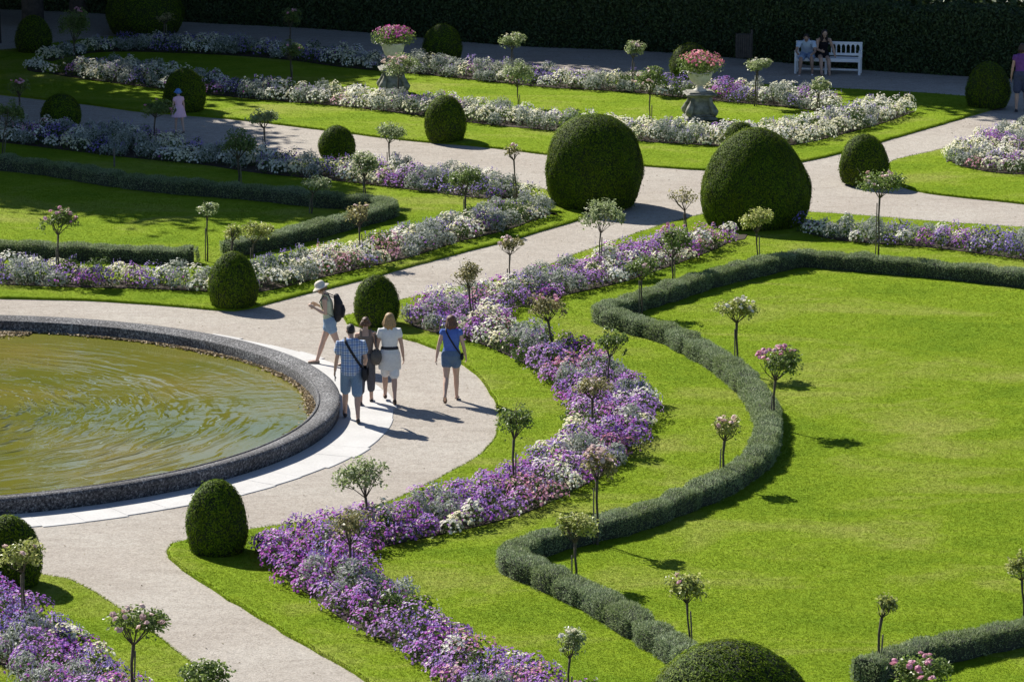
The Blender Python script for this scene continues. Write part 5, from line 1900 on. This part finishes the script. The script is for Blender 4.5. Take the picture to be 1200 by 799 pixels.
MB().tube([c + Vector((0, -.10, -.20)), c + Vector((0, -.115, -.08)), c + Vector((0, -.10, .0))], [.09, .11, .09], [.03, .04, .03], 12).build('front_pocket', M['leather_black'], pk_)
for sg in (-1, 1):
    MB().tube([c + Vector((sg * .08, .06, .17)), P.J['shc'] + Vector((sg * .095, .0, .075)), P.J['chest'] + Vector((sg * .10, .125, .06)), P.J['waist'] + Vector((sg * .13, .06, .06)), c + Vector((sg * .10, .06, -.20))], .022, .008, 8).build('strap', M['leather_black'], bp_)

# --- child
P = Person(1.08, dict(lean=2, nod=6, arm_l=(4, 14, 14, 0), arm_r=(2, 14, 10, 0), leg_l=(10, 6, 2), leg_r=(-12, 8, 2), foot_r=10), True, .95)
rt = place(210, 156, 28, 'small child in lavender dress and blue cap on the shaded middle path')
P.body(rt, skin(LIGHT)); P.eyes(rt)
lav = cloth('lavender_cotton', (.76, .50, .62), (.68, .44, .55), 16, .3)
P.top(rt, 'dress_top', lav, .3, .012, 0)
J, k = P.J, P.k
MB().tube([J['waist'] + Vector((0, 0, .02)), J['hips'], J['hips'] + Vector((0, 0, -.17))], [.11, .155, .20], [.085, .12, .165], 20, cap=False).fused('dress_skirt', lav, rt, .010, 3)
hb = J['head']
MB().ell(hb + Vector((0, -.006, .028)), (.078, .088, .075)).lathe([(.076, .03), (.105, .012), (.108, .006), (.076, .018)], 24, tuple(hb)).build('cap', cloth('bright_blue_cotton', (.10, .24, .55), (.08, .19, .46), 16, .3), rt)
P.hair(rt, hairm((.10, .06, .035)), .07, .92, seed=6)
P.shoes(rt, M['shoe_beige'])

# --- walker cut by the right edge
P = Person(1.74, dict(lean=2, nod=4, arm_l=(-4, 12, 12, 0), arm_r=(6, 10, 20, 0), leg_l=(-6, 4, 2), leg_r=(14, 6, 2), foot_l=4), True, 1.05)
rt = place(1196, 131, -12, 'walker in purple top and dark shorts cut by the right edge')
P.body(rt, skin(TAN)); P.eyes(rt)
P.top(rt, 'purple_top', cloth('purple_jersey', (.17, .07, .26), (.13, .05, .20), 14, .3), .25, .018, -1)
P.shorts(rt, 'shorts', cloth('navy_cotton', (.05, .06, .10), (.07, .08, .13), 20, .3), .9, .022)
P.hair(rt, hairm((.06, .04, .025)), .15, 1.0, seed=7)
P.shoes(rt, M['shoe_dark'])

# --- two people on the bench
def on_bench(x, y, yaw_off, pose, label):
    w_ = bc + ex * x + ey * y
    o = empty('person', (w_.x, w_.y, 0), yaw + PI + math.radians(yaw_off))
    tag(o, label, 'person')
    return o, pose


pose = dict(lean=40, nod=14, seat=.447, arm_l=(34, 14, 48, 20), arm_r=(36, 18, 46, 22), leg_l=(84, 88, 9), leg_r=(80, 78, 9))
P = Person(1.68, pose, False, .98)
rt, _ = on_bench(-.58, .02, 2, pose, 'person in pale blue shirt leaning forward on the white bench\'s left end')
P.body(rt, skin(DARK)); P.eyes(rt)
P.top(rt, 'pale_blue_shirt', cloth('pale_blue_cotton', (.50, .60, .74), (.42, .52, .66), 14, .3), .5, .018, -1)
P.shorts(rt, 'shorts', cloth('light_blue_shorts', (.26, .34, .50), (.2, .28, .42), 20, .3), .85, .022)
P.hair(rt, hairm((.03, .022, .018)), .05, 1.0, seed=8)
P.shoes(rt, solid('white_shoe', (.62, .62, .64), None, 10, .7))
bp_ = held('backpack', rt, 'dark backpack worn by the leaning person on the white bench', 'backpack')
c = P.J['chest'] + Vector((0, -.17, .02))
MB().tube([c + Vector((0, -.09, -.16)), c + Vector((0, -.02, .0)), c + Vector((0, .07, .15))], [.12, .14, .10], [.06, .08, .05], 14).fused('pack', M['leather_black'], bp_, .012, 4)
for sg in (-1, 1):
    MB().tube([c + Vector((sg * .09, .10, .14)), P.J['shc'] + Vector((sg * .11, .04, .07)), P.J['chest'] + Vector((sg * .115, .125, .03)), P.J['waist'] + Vector((sg * .14, .06, .04))], .024, .009, 8).build('strap', M['leather_black'], bp_)
pose = dict(lean=24, nod=16, seat=.447, arm_l=(-6, 24, 10, 0), arm_r=(24, 10, 62, 22), leg_l=(74, 66, 4), leg_r=(82, 58, 4))
P = Person(1.68, pose, True, 1.0)
rt, _ = on_bench(-.18, .03, 18, pose, 'woman in black sleeveless top sitting with crossed ankles mid-bench')
rt['label'] = 'woman in black sleeveless top sitting beside the leaning person on the bench'
P.body(rt, skin(TAN)); P.eyes(rt)
P.top(rt, 'black_top', cloth('black_jersey', (.014, .012, .016), (.02, .018, .022), 14, .3), 0, .016, -1)
P.shorts(rt, 'shorts', cloth('black_cotton', (.015, .015, .018), (.022, .022, .026), 20, .3), .5, .02)
P.hair(rt, hairm((.025, .018, .015)), .26, 1.0, seed=9)
P.shoes(rt, M['shoe_dark'])
print('objects', len(bpy.data.objects))
